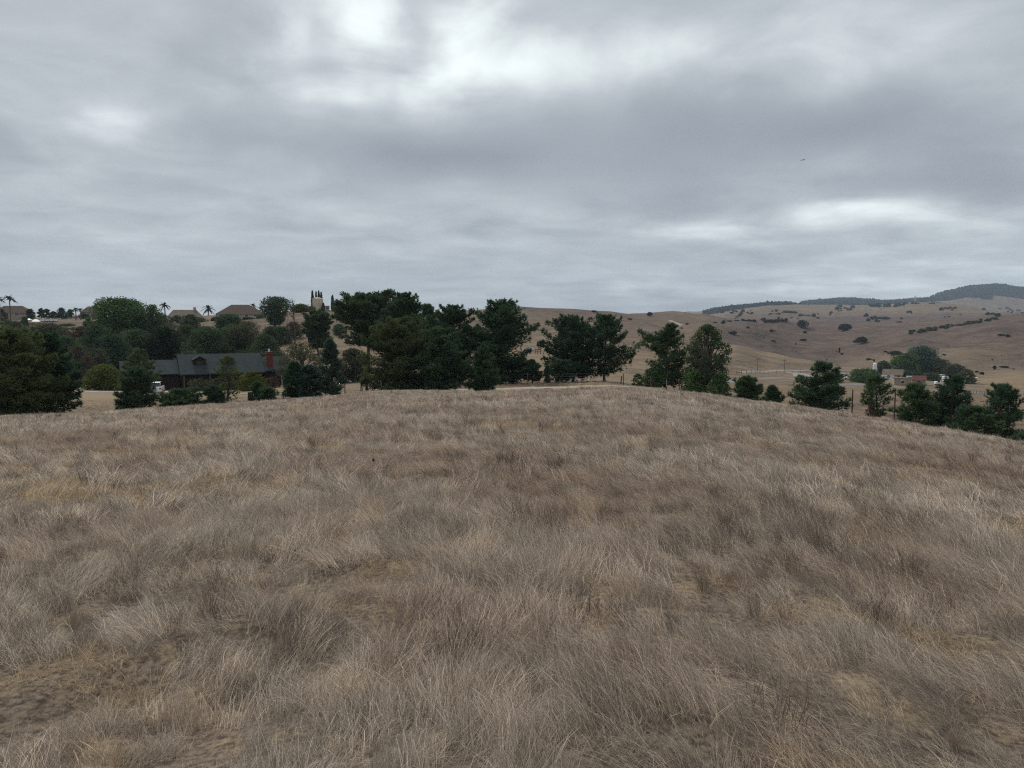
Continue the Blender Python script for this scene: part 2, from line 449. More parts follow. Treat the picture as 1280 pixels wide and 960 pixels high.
bare = .9 * np.exp(-((D2 - 117) / 9) ** 2) * sstep(80, 110, Uc) * (1 - sstep(225, 260, Uc))
bare = np.clip(bare + .6 * np.exp(-((D2 - 385) / 28) ** 2) * sstep(1080, 1120, Uc) * (1 - sstep(1190, 1230, Uc)), 0, 1)

Vt = np.stack([X, Y, Zg], -1).reshape(-1, 3)
idx = np.arange(NA * ND).reshape(NA, ND)
idx[-1] = idx[0]
att = {'field': field.ravel(), 'purple': np.clip(purple, 0, 1).ravel(), 'straw': straw.ravel(), 'bare': bare.ravel()}
def ringmesh(name, i0, i1, mat, label=None):
    a = idx[:-1, i0:i1]; b = idx[1:, i0:i1]; c = idx[1:, i0 + 1:i1 + 1]; d = idx[:-1, i0 + 1:i1 + 1]
    F = np.stack([a, d, c, b], -1).reshape(-1, 4)
    used, inv = np.unique(F, return_inverse=True)
    F = inv.reshape(-1, 4)
    me = mesh_np(name, Vt[used], F, mat, {k: v[used] for k, v in att.items()}, True)
    return tag(link(name, me), label, None, None, 'structure')
i_f = int(np.searchsorted(DG, 135)); i_v = int(np.searchsorted(DG, 600)); i_h = int(np.searchsorted(DG, 2000))
ringmesh('ground', 0, i_f, M['ground'], 'dry grass knoll in the foreground')
ringmesh('terrain', i_f, i_v, M['hills'], 'dry valley and slopes beyond the knoll')
ringmesh('hills', i_v, i_h, M['hills'], 'bare brown rolling hills across the valley')
ringmesh('mountain', i_h, ND - 1, M['hills'], 'distant hazy hills and wooded mountain')
# the small disc under the camera
capv = [(0, 0, 0.0)] + [tuple(Vt[idx[i, 0]]) for i in range(NA)]
capm = MB(); capm.v = capv; capm.f = [[0, i + 2, i + 1] for i in range(NA - 1)]
tag(capm.build('ground_patch', M['ground']), 'dry ground underfoot', None, None, 'structure')

# ribbons: tracks and roads laid on the ground
def ribbon(name, pts, w, mat, label, lift=.03, seg=24, wob=.15):
    P = [Vector(p) for p in pts]
    out = []
    for i in range(len(P) - 1):
        p0 = P[max(i - 1, 0)]; p1 = P[i]; p2 = P[i + 1]; p3 = P[min(i + 2, len(P) - 1)]
        for k in range(seg):
            t = k / seg
            out.append(.5 * ((2 * p1) + (p2 - p0) * t + (2 * p0 - 5 * p1 + 4 * p2 - p3) * t * t + (3 * p1 - p0 - 3 * p2 + p3) * t ** 3))
    out.append(P[-1])
    V, F = [], []
    nx = 5
    for i, p in enumerate(out):
        q = out[min(i + 1, len(out) - 1)] - out[max(i - 1, 0)]; q.z = 0; q.normalize()
        n = Vector((-q.y, q.x, 0))
        ww = w * (1 + wob * math.sin(i * .7) * .5 + random.uniform(-wob, wob) * .4)
        for j in range(nx):
            c = p + n * ww * (j / (nx - 1) - .5)
            V.append((c.x, c.y, float(gz(c.x, c.y)) + (lift if 0 < j < nx - 1 else -lift * .6)))
    for i in range(len(out) - 1):
        for j in range(nx - 1):
            a = i * nx + j; F.append([a, a + 1, a + nx + 1, a + nx])
    me = bpy.data.meshes.new(name); me.from_pydata(V, [], F); me.materials.append(mat)
    for p in me.polygons: p.use_smooth = True
    return tag(link(name, me), label, None, None, 'structure')

def H3(u, y, dmin=60):
    p, d = hit(u, y, dmin)
    return p if p is not None else at(u, 400)

ribbon('dirt_track', [at(470, 84), at(560, 78.5), at(620, 77.5), at(690, 78), at(740, 77.5), at(790, 76.5), at(850, 74), at(920, 72), at(1000, 71)],
       3.0, M['dirtroad'], 'pale dirt track curving along the brow of the knoll', .045)
ribbon('driveway', [at(70, 121), at(110, 119), at(160, 117), at(200, 117), at(235, 112), at(300, 100)], 4.0, M['dirtroad'],
       'pale dirt driveway in front of the ranch house', .05)
ribbon('valley_road', [H3(905, 478, 200), H3(940, 474, 200), H3(985, 473, 200), H3(1030, 480, 200), H3(1080, 481, 200), H3(1140, 486, 200), H3(1200, 491, 200), H3(1250, 491, 200), H3(1330, 492, 200)],
       4.5, M['asphalt'], 'pale road running along the valley floor', .25, 12, .03)
ribbon('spur_road', [H3(925, 466, 250), H3(960, 464.5, 250), H3(1000, 463.5, 250), H3(1050, 463, 250), H3(1085, 464, 250)],
       4.0, M['gravel'], 'thin track at the foot of the tan spur', .2, 12, .03)
ribbon('hill_track', [H3(838, 401, 500), H3(846, 404, 500), H3(854, 407.5, 500)], 6.0, M['gravel'], 'short pale track on the far hilltop', .3, 10, .05)
ribbon('gravel_yard', [H3(989, 466, 250), H3(1000, 468, 250), H3(1008, 472, 250)], 9.0, M['gravel'], 'pale gravel yard in the valley', .3, 8, .2)

# ------------------------------------------------------------------ foliage generators
def unit(v): return v / np.linalg.norm(v, axis=-1, keepdims=True).clip(1e-6)

def tufts(C, Dir, ln, wd, k, spread, g):
    """k narrow triangles fanned round each direction; returns V,F,tint"""
    n = len(C)
    C = np.repeat(C, k, 0); Dr = np.repeat(Dir, k, 0)
    L = np.repeat(ln, k) * g.uniform(.6, 1.15, n * k)
    d = unit(Dr + g.normal(0, spread, (n * k, 3)))
    side = unit(np.cross(d, g.normal(0, 1, (n * k, 3)))) * (wd * g.uniform(.7, 1.3, n * k))[:, None] * .5
    V = np.stack([C - side, C + side, C + d * L[:, None]], 1).reshape(-1, 3)
    F = np.arange(len(V)).reshape(-1, 3)
    return V, F

def leaves(C, size, g, out=None):
    n = len(C)
    a = unit(g.normal(0, 1, (n, 3)) + (0 if out is None else out * .8)); b = unit(np.cross(a, g.normal(0, 1, (n, 3))))
    c = np.cross(a, b)
    s = (size * g.uniform(.6, 1.3, n))[:, None] * .5
    V = np.stack([C - b * s - c * s * .2, C + c * s * .6, C + b * s, C - c * s * .7], 1).reshape(-1, 3)
    return V, np.arange(len(V)).reshape(-1, 4)

def tube_np(path, rad, k=5):
    V, F = [], []
    for i, p in enumerate(path):
        q = path[min(i + 1, len(path) - 1)] - path[max(i - 1, 0)]
        q = q / max(np.linalg.norm(q), 1e-6)
        a = np.cross(q, [0.3, .2, .9]); a /= max(np.linalg.norm(a), 1e-6); b = np.cross(q, a)
        for j in range(k):
            t = 2 * math.pi * j / k
            V.append(p + (a * math.cos(t) + b * math.sin(t)) * rad[i])
    for i in range(len(path) - 1):
        for j in range(k):
            F.append([i * k + j, i * k + (j + 1) % k, (i + 1) * k + (j + 1) % k, (i + 1) * k + j])
    return np.array(V), np.array(F)

def fit(me_list, H, Rr, pz=99.7, px_=97.0):
    """scale trunk and crown together so the crown has the asked height and half width"""
    cr = me_list[1]
    co = np.empty(len(cr.vertices) * 3, np.float32); cr.vertices.foreach_get('co', co); co = co.reshape(-1, 3)
    fz = H / max(.1, np.percentile(co[:, 2], pz)); fx = Rr / max(.05, np.percentile(np.abs(co[:, :2] - np.median(co[:, :2], 0)), px_))
    for me in me_list:
        c = np.empty(len(me.vertices) * 3, np.float32); me.vertices.foreach_get('co', c); c = c.reshape(-1, 3)
        c *= np.array([fx, fx, fz], np.float32); me.vertices.foreach_set('co', c.ravel()); me.update()

class Wood:
    def __init__(s): s.V = []; s.F = []; s.n = 0
    def add(s, path, rad, k=5):
        V, F = tube_np(path, rad, k); s.V.append(V); s.F.append(F + s.n); s.n += len(V)
    def mesh(s, name, mat): return mesh_np(name, np.concatenate(s.V), np.concatenate(s.F), mat, None, True)

PROF = {
 'cone':   ([0, .08, .25, .5, .75, .93, 1], [.55, .95, 1, .8, .5, .2, .03]),
 'bushy':  ([0, .1, .3, .55, .8, .94, 1], [.75, 1, 1, .92, .66, .36, .12]),
 'crown':  ([0, .2, .35, .5, .7, .85, .95, 1], [.3, .5, .85, 1, .95, .75, .42, .15]),
 'tall':   ([0, .1, .3, .5, .7, .85, .96, 1], [.7, .95, .9, 1, .85, .58, .3, .1]),
 'slim':   ([0, .1, .4, .7, .9, 1], [.8, 1, .95, .7, .35, .08]),
}

def pine_mesh(H, Rr, prof, z0, d, g, dens=1.0, gaps=.15, lean=(0, 0), foot=0, reach=(), branches=None, mat='pine', clump=.8):
    px = d / 760.0
    tl = max(.30, 1.9 * px); tw = max(.045, .55 * px)
    wood = Wood()
    nz = 9
    zs = np.linspace(-.3, H * .96, nz)
    wob = np.cumsum(g.normal(0, .012 * H, (nz, 2)), 0); wob -= wob[0]
    tr = np.stack([lean[0] * H * (zs / H).clip(0) ** 1.3 + wob[:, 0], lean[1] * H * (zs / H).clip(0) ** 1.3 + wob[:, 1], zs], 1)
    r0 = .02 * H + .03
    wood.add(tr, r0 * (1 - .93 * np.linspace(0, 1, nz)) , 7)
    xs, ys = PROF[prof]
    nb = branches or int(42 + H * 11)
    Rr = Rr * 1.15
    C, Dr, T = [], [], []
    gap_az = g.uniform(0, 6.28, 6); gap_t = g.uniform(.15, .9, 6)
    for i in range(nb):
        t = (i + g.uniform(0, 1)) / nb
        zt = z0 + (1 - z0) * t
        az = i * 2.39996 + g.normal(0, .35)
        if any(abs(math.remainder(az - ga, 2 * math.pi)) < .8 and abs(t - gt) < .07 for ga, gt in zip(gap_az[:4], gap_t[:4])): continue
        if g.uniform() < gaps * .8: continue
        L = Rr * np.interp(t, xs, ys) * g.uniform(.6, 1.12)
        for (ra, rt, rl) in reach:
            if abs(t - rt) < .07 and abs(math.remainder(az - ra, 2 * math.pi)) < .7: L *= rl
        up = math.radians(np.interp(t, [0, .3, .7, 1], [-4, 12, 28, 46]) + g.normal(0, 7))
        L = min(L, (1.05 - zt) * H / max(.12, math.sin(max(up, .12))) * 1.1)
        p0 = np.array([np.interp(zt * H, zs, tr[:, 0]), np.interp(zt * H, zs, tr[:, 1]), zt * H])
        dv = np.array([math.sin(az) * math.cos(up), math.cos(az) * math.cos(up), math.sin(up)])
        q = np.linspace(0, 1, 5)[:, None]
        path = p0 + dv * L * q + np.array([0, 0, 1.0]) * L * (.16 * q ** 2 - .06 * q) + np.concatenate([[[0, 0, 0]], g.normal(0, .03 * L, (4, 3))])
        if path[-1, 2] < .1: path[:, 2] = np.maximum(path[:, 2], .12)
        wood.add(path, (.012 * L + .015) * (1 - .8 * q[:, 0]) + px * .04, 4)
        nt_ = max(6, int(dens * (9 + 9 * L * L + 13 * L)))
        tq = g.uniform(.12, 1.05, nt_) ** .8
        tint = g.uniform(0, 1)
        base = np.stack([np.interp(tq, q[:, 0], path[:, j]) for j in range(3)], 1)
        wid = clump * (.14 + .22 * L) * (1.2 - .7 * tq)
        lat = np.cross(dv, [0, 0, 1.0]); lat /= max(np.linalg.norm(lat), 1e-5)
        off = lat[None] * (g.normal(0, .75, nt_) * wid)[:, None] + np.array([[0, 0, 1.0]]) * (g.normal(.1, .42, nt_) * wid)[:, None]
        c = base + off
        dd = unit(dv[None] * .6 + off * 1.2 / wid[:, None].clip(.05) + np.array([[0, 0, .55]]))
        C.append(c); Dr.append(dd); T.append(np.clip(tint * .6 + g.uniform(0, .4, nt_) , 0, 1))
    # leader
    nl = 14
    C.append(tr[-1] + g.normal(0, .07 * Rr + .05, (nl, 3)) + np.array([0, 0, 1.]) * g.uniform(-.1, .04, nl)[:, None] * H * .6)
    Dr.append(unit(g.normal(0, .5, (nl, 3)) + [0, 0, 1.2])); T.append(g.uniform(.3, 1, nl))
    C = np.concatenate(C); Dr = np.concatenate(Dr); T = np.concatenate(T)
    C[:, 2] = np.maximum(C[:, 2], .06)
    k = 8
    V, F = tufts(C, Dr, np.full(len(C), tl), tw, k, .42, g)
    return wood.mesh('trunk', M['bark']), mesh_np('crown', V, F, M[mat], {'tint': np.repeat(T, k * 3)})

def leafy_mesh(H, Rr, prof, z0, d, g, dens=1.0, nblob=34, mat='oak', stems=1, blob=.40, flat=.85, hollow=.55, rag=.2):
    px = d / 760.0
    ls = max(.16, 1.25 * px)
    wood = Wood()
    xs, ys = PROF[prof]
    C, T, O = [], [], []
    for st in range(stems):
        off = np.array([g.normal(0, .25 * Rr), g.normal(0, .25 * Rr)]) if stems > 1 else np.zeros(2)
        zs = np.linspace(-.3, H * .8, 6)
        tr = np.stack([off[0] * zs.clip(0) / H * 1.5 + g.normal(0, .01 * H, 6), off[1] * zs.clip(0) / H * 1.5 + g.normal(0, .01 * H, 6), zs], 1)
        tr[0, :2] = tr[1, :2] * .5
        wood.add(tr, (.022 * H + .04) / stems ** .5 * (1 - .85 * np.linspace(0, 1, 6)), 6)
    for i in range(nblob):
        t = (i + g.uniform(0, 1)) / nblob
        z = (z0 + (1 - z0) * t) * H
        rr = Rr * np.interp(t, xs, ys)
        az = i * 2.39996 + g.normal(0, .4)
        br = Rr * blob * g.uniform(.6, 1.2) * (1.0 if t < .85 else .8)
        q = max(rr - br * .8, 0) * g.uniform(hollow, 1.05)
        c = np.array([math.sin(az) * q, math.cos(az) * q, min(z, H - br * flat * .8)])
        c[2] = max(c[2], br * .4)
        s0 = np.array([0, 0, max(.1, c[2] * .55)])
        qq = np.linspace(0, 1, 4)[:, None]
        wood.add(s0 + (c - s0) * qq + np.concatenate([[[0, 0, 0]], g.normal(0, .04 * Rr, (3, 3))]), (.012 * H + .01) * (1 - .75 * qq[:, 0]), 4)
        n = int(dens * max(34, 9.5 * (br / ls) ** 2))
        dirs = unit(g.normal(0, 1, (n, 3)))
        rad = br * (1 - np.abs(g.normal(0, rag, n))) * g.uniform(.75, 1.12, n) * (1 + .22 * np.sin(dirs[:, 0] * 5 + i) * np.sin(dirs[:, 1] * 6 + 2 * i) )
        p = c + dirs * rad[:, None] * np.array([1, 1, flat])
        C.append(p); O.append(dirs); T.append(np.full(n, g.uniform(0, .65)) + g.uniform(0, .35, n))
    C = np.concatenate(C); T = np.concatenate(T); O = np.concatenate(O)
    C[:, 2] = C[:, 2].clip(.04, None)
    V, F = leaves(C, np.full(len(C), ls), g, O)
    return wood.mesh('trunk', M['greybark']), mesh_np('crown', V, F, M[mat], {'tint': np.repeat(T, 4)})

def plant(name, cat, u, ytop, hw, d, label, gen, group=None, y=None, **kw):
    """a tree whose foot stands on the ground at distance d and whose top reaches the row ytop"""
    az, st = ray(u, ytop)
    p = at(u, d, (ytop + 480) / 2)
    H = max(.4, CZ + st * d - p.z)
    Rr = hw / FPX * d
    g = np.random.default_rng(int(u * 13 + ytop * 7 + d * 3) % 100000)
    wo, cr = gen(H, Rr, d=d, g=g, **kw)
    fit([wo, cr], H, Rr * (1.06 if gen is pine_mesh and 'reach' not in kw else 1.0), 99.7, 96 if 'reach' in kw else 97.0)
    o = empty(name, p, 0, label, cat, group)
    link('trunk', wo, o); link('crown', cr, o)
    return o

PINES = [
 # u, ytop, halfwidth, dist, label, profile, z0, options
 (14, 411, 36, 70, 'wide dark pine at the left edge of the photo, branches down to the grass', 'bushy', .02, dict(dens=1.5, mat='pine_olive')),
 (58, 417, 26, 73, 'dark bushy pine beside the leftmost one, facing the tan slope', 'bushy', .02, dict(dens=1.5)),
 (168, 458, 18, 73, 'full young pine standing left of the white car', 'bushy', .0, dict(dens=1.3, mat='pine')),
 (176, 436, 17, 84, 'thin olive sapling with a wispy top before the left wing of the ranch house', 'tall', .25, dict(dens=.45, mat='pine_olive', gaps=.3)),
 (224, 485, 20, 72, 'low spreading evergreen between the white car and the dormers', 'bushy', .0, dict(dens=1.2, gaps=.25)),
 (266, 481, 11, 73, 'short dark pine in front of the right dormer', 'bushy', .0, dict(dens=1.3)),
 (283, 444, 12, 77, 'slender loose pine rising across the right dormer', 'tall', .05, dict(dens=.35, mat='pine_olive', gaps=.4)),
 (320, 476, 8, 75, 'narrow dark pine next to the black barrel', 'slim', .0, dict(dens=1.2)),
 (334, 483, 11, 74, 'small bushy pine right of the black barrel', 'bushy', .0, dict(dens=1.2)),
 (367, 452, 12, 76, 'left of two close dark pines below the brick chimney end of the house', 'bushy', .02, dict(dens=1.3)),
 (386, 456, 13, 75, 'right of two close dark pines below the brick chimney end of the house', 'bushy', .03, dict(dens=1.3, mat='pine_blue')),
 (417, 424, 12.5, 74, 'narrow conical conifer just left of the farm gate', 'slim', .03, dict(dens=1.4, mat='pine_blue')),
 (398, 388, 14, 190, 'dark pine with a bare foot on the slope below the tan tank', 'crown', .2, dict(dens=1.2, gaps=.1)),
 (457, 365, 33, 135, 'broad flat topped pine with open lower limbs behind the gate', 'crown', .38, dict(dens=1.0, gaps=.12, reach=((-1.6, .1, 1.3),))),
 (504, 367, 25, 115, 'tallest pointed pine in the middle cluster', 'tall', .2, dict(dens=1.1)),
 (530, 381, 20, 108, 'pine with a notched top right of the tallest one', 'tall', .2, dict(dens=1.0)),
 (496, 398, 37, 76, 'huge bushy olive pine sweeping to the ground right of the gate', 'bushy', .02, dict(dens=1.25, mat='pine_olive', gaps=.08)),
 (548, 410, 31, 74, 'dense dark pine filling the front right of the middle cluster', 'bushy', .02, dict(dens=1.35, gaps=.08)),
 (565, 382, 28, 92, 'dark pine at the right back of the middle cluster', 'tall', .05, dict(dens=1.2)),
 (604, 431, 18, 73, 'neat cone shaped young pine standing on the dirt track', 'cone', .03, dict(dens=1.4, gaps=.05)),
 (627, 376, 35, 90, 'tall full pine behind the cone shaped young one', 'tall', .03, dict(dens=1.25, reach=((1.6, .45, 1.4),))),
 (666, 449, 11, 89, 'small loose pine left of the two saplings by the fence', 'cone', .12, dict(dens=1.0)),
 (703, 449, 15, 88, 'small spreading pine by the fence below the corral', 'bushy', .15, dict(dens=1.0, gaps=.2)),
 (684, 456, 3.5, 86, 'thin sapling between the two small pines by the fence', 'slim', .05, dict(dens=1.0)),
 (716, 395, 32, 92, 'open pine with long limbs reaching left over the corral', 'tall', .08, dict(dens=1.05, gaps=.2, lean=(-.02, 0), reach=((-1.57, .42, 1.5), (-1.57, .25, 1.2)))),
 (756, 393, 23, 90, 'open pine with a see-through crown and one low limb to the right', 'crown', .1, dict(dens=.95, gaps=.25, lean=(.04, 0), reach=((1.57, .25, 2.6), (1.57, .12, 2.4)))),
 (832, 405, 25, 84, 'pointed pine with ragged limbs left of the tall leafy tree', 'cone', .08, dict(dens=1.1, gaps=.22, reach=((-1.57, .6, 2.0),))),
 (938, 470, 14, 72, 'stout young pine right of the tall leafy tree', 'bushy', .02, dict(dens=1.4)),
 (967, 481, 9.5, 70, 'smallest cone shaped pine on the brow', 'cone', .02, dict(dens=1.4)),
 (1027, 452, 29, 69, 'wide layered pine standing alone on the right brow', 'cone', .03, dict(dens=1.2, gaps=.12)),
 (1100, 468, 14, 78, 'sparse pine with bare stems right of the wooden pole', 'crown', .3, dict(dens=.55, gaps=.35)),
 (1142, 479, 18, 68, 'dark pine below the tan farm buildings', 'bushy', .05, dict(dens=1.2)),
 (1190, 469, 19, 71, 'tall dark pine hiding part of the white trailers', 'tall', .05, dict(dens=1.3)),
 (1219, 507, 22, 67, 'low sprawling pine between the two tall ones at the right edge', 'bushy', .0, dict(dens=1.2, gaps=.2)),
 (1252, 480, 22, 70, 'ragged pine with tiered top nearest the right edge', 'tall', .1, dict(dens=1.0, gaps=.25)),
 (1284, 540, 14, 62, 'low dark pine cut by the right edge of the photo', 'bushy', .0, dict(dens=1.1)),
]
for (u, yt, hw, d, lab, prof, z0, kw) in PINES:
    plant('pine_tree', 'pine', u, yt, hw, d, lab, pine_mesh, prof=prof, z0=z0, **kw)

LEAFY = [
 ('leafy_tree', 'tree', 884, 406, 25, 80, 'tall dense leafy tree on the brow, rounded top and many stems', 'tall', .1, dict(dens=1.5, mat='oak', nblob=80, stems=4, blob=.26, rag=.3)),
 ('bush', 'bush', 868, 462, 14, 79, 'round bush at the left foot of the tall leafy tree', 'bushy', 0, dict(dens=1.5, mat='green')),
 ('bush', 'bush', 900, 467, 13, 77, 'round bush at the right foot of the tall leafy tree', 'bushy', 0, dict(dens=1.5, mat='green')),
 ('bush', 'bush', 797, 467, 7, 80, 'small round bush beside the leaning fence post', 'bushy', 0, dict(dens=1.6, mat='green', nblob=14)),
 ('bush', 'bush', 818, 459, 14, 82, 'larger round bush left of the pointed pine', 'bushy', 0, dict(dens=1.5, mat='green')),
 ('bush', 'bush', 130, 456, 18, 122, 'bright yellow green round bush left of the ranch house', 'bushy', 0, dict(dens=1.6, mat='yellowgreen')),
 ('bush', 'bush', 314, 464, 15, 114, 'rounded green bush against the front of the ranch house', 'bushy', 0, dict(dens=1.5, mat='yellowgreen', flat=.6)),
 ('bush', 'bush', 249, 473, 11, 117, 'left grey shrub under the eaves between the dormers', 'bushy', 0, dict(dens=1.5, mat='olive', nblob=16)),
 ('bush', 'bush', 270, 473, 10, 117, 'right grey shrub under the eaves between the dormers', 'bushy', 0, dict(dens=1.5, mat='olive', nblob=16)),
 ('bush', 'bush', 340, 471, 9, 118, 'reddish brown shrub at the chimney end of the house', 'bushy', 0, dict(dens=1.3, mat='brush', nblob=14)),
 ('leafy_tree', 'tree', 378, 428, 27, 120, 'loose olive coloured tree at the right end of the ranch house', 'bushy', .12, dict(dens=.8, mat='olive', nblob=40, blob=.28, rag=.4)),
 ('bush', 'bush', 441, 436, 22, 112, 'soft grey green bush right of the narrow conifer', 'bushy', 0, dict(dens=1.6, mat='olive', rag=.3)),
 ('bush', 'bush', 458, 455, 8, 98, 'small pale green bush behind the gate', 'bushy', 0, dict(dens=1.3, mat='yellowgreen', nblob=12)),
 ('leafy_tree', 'tree', 150, 373, 27, 220, 'large round topped dark green tree on the left skyline', 'crown', .1, dict(dens=1.7, mat='green', nblob=46)),
 ('leafy_tree', 'tree', 192, 381, 15, 215, 'dark tree right of the large round one', 'bushy', .1, dict(dens=1.5, mat='oak')),
 ('leafy_tree', 'tree', 122, 405, 15, 200, 'dark tree left below the large round one', 'bushy', .05, dict(dens=1.4, mat='oak')),
 ('leafy_tree', 'tree', 140, 418, 22, 170, 'dark tree rising over the left end of the ranch roof', 'bushy', .05, dict(dens=1.4, mat='oak')),
 ('leafy_tree', 'tree', 172, 412, 22, 178, 'dark tree behind the low wing of the ranch house', 'bushy', .05, dict(dens=1.4, mat='oak')),
 ('leafy_tree', 'tree', 206, 410, 20, 172, 'dark tree behind the step in the ranch roof', 'bushy', .05, dict(dens=1.5, mat='faroak')),
 ('leafy_tree', 'tree', 233, 406, 17, 185, 'mid sized oak behind the left dormer', 'bushy', .05, dict(dens=1.4, mat='oak')),
 ('leafy_tree', 'tree', 262, 410, 25, 165, 'broad oak behind the right dormer', 'bushy', .05, dict(dens=1.5, mat='oak')),
 ('leafy_tree', 'tree', 300, 408, 27, 168, 'broad grey green oak behind the middle of the ranch roof', 'bushy', .05, dict(dens=1.5, mat='olive')),
 ('leafy_tree', 'tree', 332, 418, 19, 160, 'oak directly behind the brick chimney', 'bushy', .05, dict(dens=1.4, mat='oak')),
 ('leafy_tree', 'tree', 240, 393, 11, 262, 'dark tree in front of the tan roofed hilltop house', 'bushy', .05, dict(dens=1.4, mat='oak')),
 ('leafy_tree', 'tree', 288, 393, 17, 258, 'dark tree below the brown hip roofed hilltop house', 'bushy', .05, dict(dens=1.4, mat='oak')),
 ('leafy_tree', 'tree', 345, 371, 17, 262, 'tall dark tree standing above the skyline between the brown roof and the tank', 'crown', .25, dict(dens=1.6, mat='oak', nblob=34)),
 ('leafy_tree', 'tree', 352, 408, 12, 225, 'dark tree below the tall skyline tree', 'bushy', .05, dict(dens=1.3, mat='oak')),
 ('leafy_tree', 'tree', 368, 402, 10, 235, 'brownish tree left of the pine under the tank', 'bushy', .1, dict(dens=1.1, mat='brush')),
 ('bush', 'bush', 378, 380, 11, 315, 'yellow green bush left of the tan tank', 'bushy', 0, dict(dens=1.4, mat='yellowgreen')),
 ('bush', 'bush', 388, 383, 6, 312, 'small brownish bush touching the tan tank', 'bushy', 0, dict(dens=1.3, mat='brush')),
 ('leafy_tree', 'tree', 82, 420, 16, 180, 'dark shrubby tree on the brushy slope at left', 'bushy', 0, dict(dens=1.2, mat='oak')),
 ('leafy_tree', 'tree', 60, 404, 20, 235, 'bushy tree above the leftmost pines', 'bushy', 0, dict(dens=1.2, mat='olive')),
 ('leafy_tree', 'tree', 20, 412, 24, 215, 'bushy tree behind the leftmost pine', 'bushy', 0, dict(dens=1.2, mat='oak')),
 ('leafy_tree', 'tree', 98, 432, 13, 165, 'brown half bare shrubby tree on the slope left of the ranch house', 'bushy', 0, dict(dens=.8, mat='brush', rag=.4)),
 ('leafy_tree', 'tree', 110, 445, 12, 150, 'brown brushy shrub above the yellow green bush', 'bushy', 0, dict(dens=.9, mat='brush', rag=.4)),
 ('leafy_tree', 'tree', 104, 408, 13, 225, 'dark brushy tree below the left hilltop houses', 'bushy', 0, dict(dens=1.1, mat='brush')),
 ('leafy_tree', 'tree', 425, 405, 9, 240, 'dark leaning tree on the tan slope right of the tank', 'bushy', .1, dict(dens=1.2, mat='oak')),
 ('leafy_tree', 'tree', 408, 417, 9, 205, 'low dark tree on the tan slope above the narrow conifer', 'bushy', .15, dict(dens=1.2, mat='oak', flat=.5)),
 ('leafy_tree', 'tree', 1082, 461, 16, 330, 'round bright green tree left of the farm', 'bushy', .05, dict(dens=1.7, mat='green')),
 ('leafy_tree', 'tree', 1152, 433, 17, 455, 'large blue green tree behind the farm buildings', 'bushy', .05, dict(dens=1.6, mat='pine_blue')),
 ('leafy_tree', 'tree', 1132, 442, 16, 440, 'large dark green tree behind the farm buildings', 'bushy', .05, dict(dens=1.6, mat='green')),
 ('leafy_tree', 'tree', 1104, 451, 8, 430, 'small tree right of the white silo', 'bushy', .05, dict(dens=1.4, mat='olive')),
 ('leafy_tree', 'tree', 1131, 463, 8, 398, 'dark tree between the two tan farm buildings', 'bushy', .0, dict(dens=1.5, mat='oak')),
 ('leafy_tree', 'tree', 1163, 466, 9, 400, 'dark tree left of the white trailers', 'bushy', .0, dict(dens=1.5, mat='oak')),
 ('leafy_tree', 'tree', 1176, 449, 12, 450, 'grey green tree sloping down right of the large farm trees', 'bushy', .0, dict(dens=1.4, mat='olive')),
 ('leafy_tree', 'tree', 1193, 455, 12, 440, 'grey green tree behind the white trailers', 'bushy', .0, dict(dens=1.4, mat='olive')),
 ('leafy_tree', 'tree', 1209, 461, 8, 430, 'lowest grey green tree at the end of the farm grove', 'bushy', .0, dict(dens=1.4, mat='olive')),
 ('bush', 'bush', 1090, 506, 7, 74, 'dead brown bush at the foot of the sparse pine', 'bushy', 0, dict(dens=.7, mat='brush', rag=.5)),
 ('bush', 'bush', 1163, 520, 12, 80, 'low brown scrub between the dark pines at right', 'bushy', 0, dict(dens=.8, mat='brush', rag=.5)),
 ('bush', 'bush', 1003, 503, 8, 66, 'dry brown shrub touching the left side of the wide layered pine', 'bushy', 0, dict(dens=.8, mat='brush', rag=.5)),
 # skyline row at the left
 ('leafy_tree', 'tree', 4, 386, 5, 370, 'round tree under the left palm on the ridge', 'bushy', 0, dict(dens=1.3, mat='oak', nblob=14)),
 ('leafy_tree', 'tree', 39.5, 386, 4.2, 380, 'small round tree, first of the ridge row right of the palms', 'bushy', .1, dict(dens=1.4, mat='oak', nblob=14)),
 ('leafy_tree', 'tree', 54, 385, 4, 385, 'round tree at the left of the middle pair on the ridge', 'bushy', .1, dict(dens=1.4, mat='oak', nblob=14)),
 ('leafy_tree', 'tree', 60.5, 386, 4, 388, 'round tree at the right of the middle pair on the ridge', 'bushy', .1, dict(dens=1.4, mat='oak', nblob=14)),
 ('leafy_tree', 'tree', 69, 389, 4, 390, 'low round tree between the pair and the taller tree on the ridge', 'bushy', .1, dict(dens=1.4, mat='oak', nblob=14)),
 ('leafy_tree', 'tree', 79, 384.5, 5.5, 390, 'blue green taller tree on the left ridge', 'cone', .1, dict(dens=1.4, mat='pine_blue', nblob=18)),
 ('leafy_tree', 'tree', 90, 386.5, 4, 395, 'dark round tree left of the small palms', 'bushy', .3, dict(dens=1.4, mat='oak', nblob=12)),
 ('leafy_tree', 'tree', 107, 391, 5, 392, 'dark tree touching the hilltop house right of the small palms', 'bushy', 0, dict(dens=1.4, mat='oak', nblob=12)),
]
for (nm, cat, u, yt, hw, d, lab, prof, z0, kw) in LEAFY:
    plant(nm, cat, u, yt, hw, d, lab, leafy_mesh, prof=prof, z0=z0, **kw)

